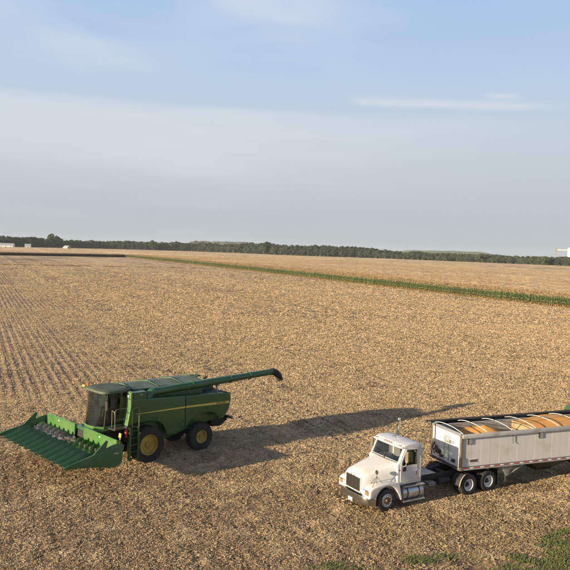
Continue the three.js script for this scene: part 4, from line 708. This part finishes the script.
  add(c, 'hose', [pipe([[X0 + 0.08, 1.6, 0.5], [X0 + 0.12, 1.95, 0.75], [X0 + 0.1, 2.1, 0.85], [X0 + 0.1, 1.8, 0.95], [X0 + 0.1, 1.5, 0.8]], 0.025, 40), pipe([[X0 + 0.08, 1.5, 0.3], [X0 + 0.14, 1.8, 0.45], [X0 + 0.1, 1.95, 0.65], [X0 + 0.1, 1.7, 0.85]], 0.025, 40)], MAT.black);
  { const t = lettering('Timpte', 0.16, fontSerif); t.rotateY(Math.PI / 2); t.translate(X0 + 0.008, 2.42, -0.30); add(c, 'lettering', t, MAT.decal); }
  // floor, hoppers, divider
  add(c, 'floor', [bx(4.4, 0.06, 2 * W - 0.2, -1.2, 1.24, 0, 0)], MAT.darkSteel);
  for (const [a, b] of [[-3.4, -6.2], [-6.2, -9.0]]) {
    const m = (a + b) / 2, hp = loft([[[a, 1.22, -W + 0.1], [a, 1.22, W - 0.1], [b, 1.22, W - 0.1], [b, 1.22, -W + 0.1]], [[m + 0.45, 0.62, -0.5], [m + 0.45, 0.62, 0.5], [m - 0.45, 0.62, 0.5], [m - 0.45, 0.62, -0.5]]], true, true, 0.2);
    const h = add(c, 'hopper', hp, MAT.darkSteel); add(h, 'gate', [bx(1.0, 0.07, 1.1, m, 0.585, 0, 0.01)], MAT.darkSteel); add(h, 'gate_crank', [rod([m, 0.59, -0.5], [m, 0.59, -1.15], 0.018, 6), rod([m, 0.59, -1.15], [m + 0.12, 0.50, -1.15], 0.014, 6)], MAT.black);
  }
  add(c, 'divider', [bx(0.06, 1.35, 2 * W - 0.1, -4.05, 2.12, 0, 0.01)], mat([0.30, 0.23, 0.14], { map: dustyG, roughness: 0.6 }));
  add(c, 'rear_wall', [bx(0.06, Y1 - Y0, 2 * W - 0.1, X1 + 0.03, (Y0 + Y1) / 2, 0, 0.01)], MAT.panel);
  // bows and rolled tarp
  for (const x of [X0 - 0.12, -0.55, -2.05, -3.55, -5.05, -6.55, -8.05, -9.55, -11.0]) add(c, 'roof_bow', [pipe(arc(12, -1, 1, (u) => [x + 0.10 * (1 - u * u), Y1 + 0.06 + 0.19 * (1 - Math.pow(Math.abs(u), 2.2)), u * (W - 0.06)]), 0.019, 30, 7)], mat([0.60, 0.60, 0.58], { metalness: 0.3, roughness: 0.4 }));
  add(c, 'ridge_strap', [bar([X0 - 0.05, Y1 + 0.265, 0], [X1 + 0.1, Y1 + 0.265, 0], 0.05, 0.008)], MAT.dullAlu);
  const tr = add(c, 'rolled_tarp', [rod([X0 + 0.18, Y1 + 0.14, W - 0.02], [X1, Y1 + 0.14, W - 0.02], 0.055, 14), loft(arc(10, 0, 1, (q) => { const x = lerp(X0 - 0.05, X1, q); return arc(4, 0, 1, (r) => [x, Y1 + 0.13 + 0.02 * Math.sin(q * 40 + r * 3), W - 0.03 - r * 0.10]); }), false, false, 1)], MAT.tarp);
  add(tr, 'roll_end', [rod([X0 + 0.16, Y1 + 0.14, W - 0.02], [X0 + 0.42, Y1 + 0.14, W - 0.02], 0.03, 8), bx(0.10, 0.15, 0.12, X0 + 0.36, Y1 + 0.14, W - 0.02, 0.03)], MAT.darkSteel);
  // rear running gear
  for (const x of [-9.4, -10.7]) for (const s of [-1, 1]) { truckWheel(c, 'wheel', x, s * 1.22, s, true, MAT.alu); truckWheel(c, 'wheel', x, s * 0.90, s, true, MAT.alu); }
  add(c, 'rear_axle', [rod([-9.4, 0.5, -1], [-9.4, 0.5, 1], 0.07, 10), rod([-10.7, 0.5, -1], [-10.7, 0.5, 1], 0.07, 10), bx(2.6, 0.16, 0.1, -10.0, 0.9, -0.45, 0.02), bx(2.6, 0.16, 0.1, -10.0, 0.9, 0.45, 0.02), bx(0.2, 0.5, 1.0, -9.2, 1.0, 0, 0.03), bx(0.2, 0.5, 1.0, -10.9, 1.0, 0, 0.03)], MAT.black);
  // corn in the two bins: a heap under each loading point
  const grainTex = texture(256, (x, y) => { const f = hash2(Math.floor(x * 128), Math.floor(y * 128), 8), v = 0.82 + 0.3 * (f - 0.5) + 0.2 * (vnoise(x * 40, y * 40, 9, 40, 40) - 0.5); return [v, v * 0.98, v * 0.92]; }, false, 3);
  const grainMat = mat([0.62, 0.30, 0.075], { map: grainTex, bumpMap: grainTex, bumpScale: 0.012, roughness: 0.7 });
  const heap = (a, b, peaks, base, label) => {
    const g = new THREE.PlaneGeometry(a - b, 2 * W - 0.14, 90, 36); g.rotateX(-Math.PI / 2); g.translate((a + b) / 2, 0, 0); const p = g.attributes.position;
    for (let i = 0; i < p.count; i++) { const x = p.getX(i), z = p.getZ(i); let y = base; for (const [px, top, sl] of peaks) y = Math.max(y, top - sl * Math.hypot(x - px, z * 0.8)); p.setY(i, Math.min(y, 3.1) + 0.05 * (fbm(x * 2, z * 2, 5, 4) - 0.5)); }
    g.computeVertexNormals(); const o = new THREE.Mesh(g, grainMat); o.name = numbered('corn_grain'); o.castShadow = o.receiveShadow = true; o.position.copy(c.position); o.rotation.y = yaw; boxUV(g); tag(o, label, 'corn grain', null, 'stuff'); scene.add(o);
  };
  heap(0.9, -4.0, [[-1.35, 3.02, 0.42]], 2.15, 'golden corn heap in the front bin of the trailer');
  heap(-4.1, -11.1, [[-6.4, 3.14, 0.16], [-8.6, 3.1, 0.2]], 2.55, 'golden corn heaped in the rear bin of the trailer');
}

// ------------------------------------------------------------------ green farm tractor behind the trailer, at the right edge
{
  const c = group(scene, 'farm_tractor', 21.75, 0, -46.6); c.rotation.y = 3.45;
  tag(c, 'green farm tractor half hidden behind the grain trailer at the right edge', 'tractor');
  farmWheel(c, 'rear_wheel', 0.95, 0.5, 0.5, 0, -1.15, -1, 18, 5); farmWheel(c, 'rear_wheel', 0.95, 0.5, 0.5, 0, 1.15, 1, 18, 6);
  farmWheel(c, 'front_wheel', 0.68, 0.4, 0.34, 2.75, -1.05, -1, 15, 7); farmWheel(c, 'front_wheel', 0.68, 0.4, 0.34, 2.75, 1.05, 1, 15, 8);
  add(c, 'hood', [loft([[0.6, 0.46, 1.05, 2.12], [1.8, 0.44, 1.05, 2.08], [2.6, 0.42, 1.0, 2.0], [2.95, 0.38, 0.98, 1.86], [3.05, 0.34, 1.0, 1.7]].map(([x, w, b, t]) => [[x, b, -w], [x, lerp(b, t, 0.7), -w], [x, t - 0.05, -w * 0.75], [x, t, -w * 0.3], [x, t, w * 0.3], [x, t - 0.05, w * 0.75], [x, lerp(b, t, 0.7), w], [x, b, w]]), false, true, 0.7)], MAT.green);
  add(c, 'grille', [bx(0.04, 0.6, 0.55, 3.04, 1.32, 0, 0.02)], MAT.black);
  add(c, 'chassis', [bx(3.0, 0.4, 0.5, 1.5, 0.9, 0, 0.05), bx(0.2, 0.2, 1.8, 2.75, 0.65, 0, 0.05), bx(0.3, 0.3, 2.0, 0, 0.92, 0, 0.05)], MAT.black);
  add(c, 'cab_frame', [...[[0.55, -0.7], [0.55, 0.7], [-0.75, -0.75], [-0.75, 0.75]].map(([x, z]) => rod([x, 1.3, z], [x * 0.9, 2.75, z * 0.95], 0.04, 8)), bx(1.4, 0.5, 1.5, -0.1, 1.25, 0, 0.06)], MAT.green);
  add(c, 'cab_roof', [bx(1.6, 0.16, 1.6, -0.12, 2.82, 0, 0.07)], MAT.green);
  add(c, 'windshield', [bx(0.01, 1.25, 1.3, 0.53, 2.08, 0, 0)], MAT.tint); for (const s of [-1, 1]) add(c, 'side_window', [bx(1.15, 1.2, 0.01, -0.1, 2.1, s * 0.71, 0)], MAT.tint);
  for (const s of [-1, 1]) add(c, 'fender', loft(arc(10, 0.5, 2.8, (a) => { const r = 1.05, x = r * Math.cos(a), y = 0.95 + r * Math.sin(a); return [[x, y, s * 0.65], [x, y, s * 1.15]]; }), false, false), MAT.green);
  add(c, 'muffler', [rod([1.6, 2.0, 0.46], [1.6, 2.9, 0.46], 0.05, 10)], MAT.black);
}

// ------------------------------------------------------------------ far trees
function treeParts(seed, Hh, Wd) {
  const R = rng(seed), crown = [], pos = [], nor = [], lobes = [];
  const n = 16; for (let k = 0; k < n; k++) { const a = R() * 6.28, q = R(), y = lerp(0.30, 0.92, q), r = Wd * 0.5 * Math.sqrt(R()) * (1 - 0.75 * Math.pow(Math.abs(y - 0.5) * 2, 2.2)); lobes.push([r * Math.cos(a), y * Hh, r * Math.sin(a), Wd * (0.14 + 0.12 * R())]); }
  for (let k = 0; k < 1500; k++) {
    const l = lobes[Math.floor(R() * n)], u = 2 * R() - 1, a = R() * 6.28, rr = l[3] * Math.cbrt(0.35 + 0.65 * R()), s = Math.sqrt(1 - u * u), cx = l[0] + rr * s * Math.cos(a), cy = l[1] + rr * u * 0.85, cz = l[2] + rr * s * Math.sin(a);
    const e = 0.55 + 0.45 * R(), t = V(R() - 0.5, R() - 0.5, R() - 0.5).normalize(), b = V(R() - 0.5, R() - 0.5, R() - 0.5).cross(t).normalize();
    pos.push(cx + t.x * e, cy + t.y * e, cz + t.z * e, cx + b.x * e, cy + b.y * e, cz + b.z * e, cx - t.x * e, cy - t.y * e, cz - t.z * e, cx + t.x * e, cy + t.y * e, cz + t.z * e, cx - t.x * e, cy - t.y * e, cz - t.z * e, cx - b.x * e, cy - b.y * e, cz - b.z * e);
  }
  const g = new THREE.BufferGeometry(); g.setAttribute('position', new THREE.Float32BufferAttribute(pos, 3)); g.computeVertexNormals();
  const trunk = [rod([0, 0, 0], [0, Hh * 0.6, 0], 0.45, 8, 0.18)]; for (let k = 0; k < 5; k++) { const l = lobes[k]; trunk.push(rod([0, Hh * 0.32, 0], [l[0], l[1], l[2]], 0.2, 6, 0.07)); }
  return [g, merge(trunk)];
}
const barkMat = mat([0.07, 0.055, 0.04], { roughness: 1 }), leafTones = [[0.035, 0.055, 0.022], [0.045, 0.068, 0.026], [0.055, 0.075, 0.03]].map((c) => mat(c, { roughness: 0.95 }));
const kinds = [treeParts(901, 16, 13), treeParts(902, 18, 12), treeParts(903, 15, 14)];
const depthAt = (px) => { const k = [[-80, 1180], [0, 1150], [100, 1430], [190, 1480], [285, 1240], [380, 1190], [470, 1040], [570, 910], [660, 860]]; let i = 0; while (i < k.length - 2 && px > k[i + 1][0]) i++; return lerp(k[i][1], k[i + 1][1], (px - k[i][0]) / (k[i + 1][0] - k[i][0])); };
const heightAt = (px) => { const k = [[-80, 18], [0, 17.6], [100, 16.5], [190, 18.5], [285, 18.3], [380, 15.2], [470, 13.6], [570, 13.8], [660, 14]]; let i = 0; while (i < k.length - 2 && px > k[i + 1][0]) i++; return lerp(k[i][1], k[i + 1][1], (px - k[i][0]) / (k[i + 1][0] - k[i][0])); };
{
  const R = rng(1234);
  const woods = [[-90, 175, 'dark wood along the left horizon'], [175, 400, 'dark wood along the middle of the horizon'], [400, 665, 'dark wood along the right horizon']];
  woods.forEach(([a, b, label], w) => {
    const l = [];
    for (let px = a; px < b; px += 1.35 * (0.6 + 0.8 * R())) for (let r = 0; r < 3; r++) {
      const d = depthAt(px) + r * 16 + (R() - 0.5) * 12, x = (px - 285) / 700 * d + (R() - 0.5) * 4, hgt = heightAt(px) * (0.60 + 0.52 * fbm(px * 0.06, r * 0.6, 71, 4) + 0.16 * R()) + r * 0.5;
      const k = 0.75 + 0.5 * R(), s = hgt / (16.5), y = -0.18 * hgt * (r ? 0 : 1);
      l.push({ x, d, y, ry: R() * 6.28, s, sx: s * (0.8 + 0.4 * R()), sz: s * 0.9, c: [k * (0.9 + 0.3 * R()), k, k * (0.8 + 0.4 * R())] });
    }
    const g = kinds[w][0].clone(); const n = g.attributes.position.count, c = new Float32Array(n * 3); for (let i = 0; i < n; i++) { const f = 0.75 + 0.5 * hash2(Math.floor(i / 6), 3, 4); c[3 * i] = 0.036 * f; c[3 * i + 1] = 0.052 * f; c[3 * i + 2] = 0.027 * f; } g.setAttribute('color', new THREE.BufferAttribute(c, 3));
    instances('far_wood', g, new THREE.MeshStandardMaterial({ vertexColors: true, roughness: 1, side: THREE.DoubleSide }), l, label, 'wood');
  });
  const single = (px, dd, hgt, kind, label) => {
    const d = depthAt(px) - dd, t = group(scene, numbered('tree'), (px - 285) / 700 * d, 0, -d), s = hgt / 16.5; t.rotation.y = px; t.scale.set(s, s, s);
    const a = new THREE.Mesh(kinds[kind][0], leafTones[kind]); a.name = 'crown'; const b = new THREE.Mesh(kinds[kind][1], barkMat); b.name = 'trunk'; for (const m of [a, b]) { m.castShadow = m.receiveShadow = true; t.add(m); }
    tag(t, label, 'tree', 'taller trees along the horizon');
  };
  single(52, 14, 24.5, 1, 'tallest tree of the left wood, between the white house and the small cottage');
  single(57, 10, 22, 0, 'second tall tree just right of the tallest one on the left horizon');
  single(46, 12, 20, 2, 'broad tree just left of the tallest one on the left horizon');
  single(92, 16, 19, 2, 'rounded tree standing out right of the small cottage');
  single(152, 16, 22, 0, 'lone high crown left of the grey mound');
  single(263, 14, 20, 1, 'high crown right of the grey mound near mid horizon');
  single(478, 16, 15, 2, 'pale bushy tree in front of the right wood');
  single(545, 18, 14, 2, 'rounded pale tree in front of the right wood below the grain elevator');
}

// ------------------------------------------------------------------ far buildings
function house(name, px, dist, w, dp, hw, hr, wallM, roofM, turn, label, cat, wins) {
  const x = (px - 285) / 700 * dist, h = group(scene, numbered(name), x, 0, -dist); h.rotation.y = turn; tag(h, label, cat);
  add(h, 'wall', [bx(w, hw, dp, 0, hw / 2, 0, 0), prism([[-dp / 2, hw], [dp / 2, hw], [0, hw + hr]], -w / 2, w / 2, 0).rotateY(Math.PI / 2)], wallM);
  for (const s of [-1, 1]) add(h, 'roof', [loft([[[-w / 2 - 0.4, hw + hr + 0.12, 0], [w / 2 + 0.4, hw + hr + 0.12, 0], [w / 2 + 0.4, hw + hr, 0], [-w / 2 - 0.4, hw + hr, 0]], [[-w / 2 - 0.4, hw - 0.2, s * (dp / 2 + 0.5)], [w / 2 + 0.4, hw - 0.2, s * (dp / 2 + 0.5)], [w / 2 + 0.4, hw - 0.32, s * (dp / 2 + 0.5)], [-w / 2 - 0.4, hw - 0.32, s * (dp / 2 + 0.5)]]], true, true, 0.2)], roofM);
  for (let k = 0; k < wins; k++) add(h, 'window', [bx(1.2, 1.4, 0.08, -w / 2 + w * (k + 0.5) / wins, hw * 0.55, dp / 2 + 0.03, 0)], MAT.black);
  add(h, 'door', [bx(1.1, 2.1, 0.09, w * 0.1, 1.05, dp / 2 + 0.04, 0)], MAT.dullAlu);
}
const whiteWall = mat([0.55, 0.55, 0.53], { roughness: 0.7 }), greyRoof = mat([0.34, 0.35, 0.36], { roughness: 0.5, metalness: 0.2 }), tanWall = mat([0.40, 0.34, 0.25]);
house('barn', 6, 1115, 22, 12, 4.6, 3.2, whiteWall, greyRoof, 0.12, 'long white barn with pale roof at the far left edge', 'barn', 3);
house('house', 27, 1125, 9, 8, 5.2, 2.6, whiteWall, greyRoof, 0.3, 'white farm house right of the long barn', 'house', 3);
house('cottage', 66, 1180, 10, 8, 3.8, 3.0, tanWall, greyRoof, -0.5, 'small tan cottage against the dark wood', 'house', 2);
{
  const d = 1500, X = (px) => (px - 285) / 700 * d, c = group(scene, 'grain_elevator', X(573.5), 0, -d); tag(c, 'white grain elevator with conveyor bridge beyond the right wood', 'grain elevator');
  const silo = mat([0.52, 0.49, 0.43], { roughness: 0.6 });
  add(c, 'silo', [rod([-9, 0, 0], [-9, 34, 0], 7, 28), rod([-9, 34, 0], [-9, 35.6, 0], 7.1, 28, 0.6)], silo);
  add(c, 'silo', [rod([7, 0, 3], [7, 34, 3], 7, 28), rod([7, 34, 3], [7, 35.6, 3], 7.1, 28, 0.6)], silo);
  add(c, 'head_house', [bx(14, 6, 9, -1, 37.5, 1, 0.2)], silo);
  add(c, 'conveyor_bridge', [bx(30, 2.2, 2.4, -28, 29.6, 0, 0.1)], silo);
  add(c, 'conveyor_tower', [bx(2.2, 30, 2.2, -41.5, 15, 0, 0), bx(3.2, 5, 3.2, -41.5, 30.5, 0, 0.1)], mat([0.22, 0.21, 0.20]));
}
renderer.render(scene, camera);
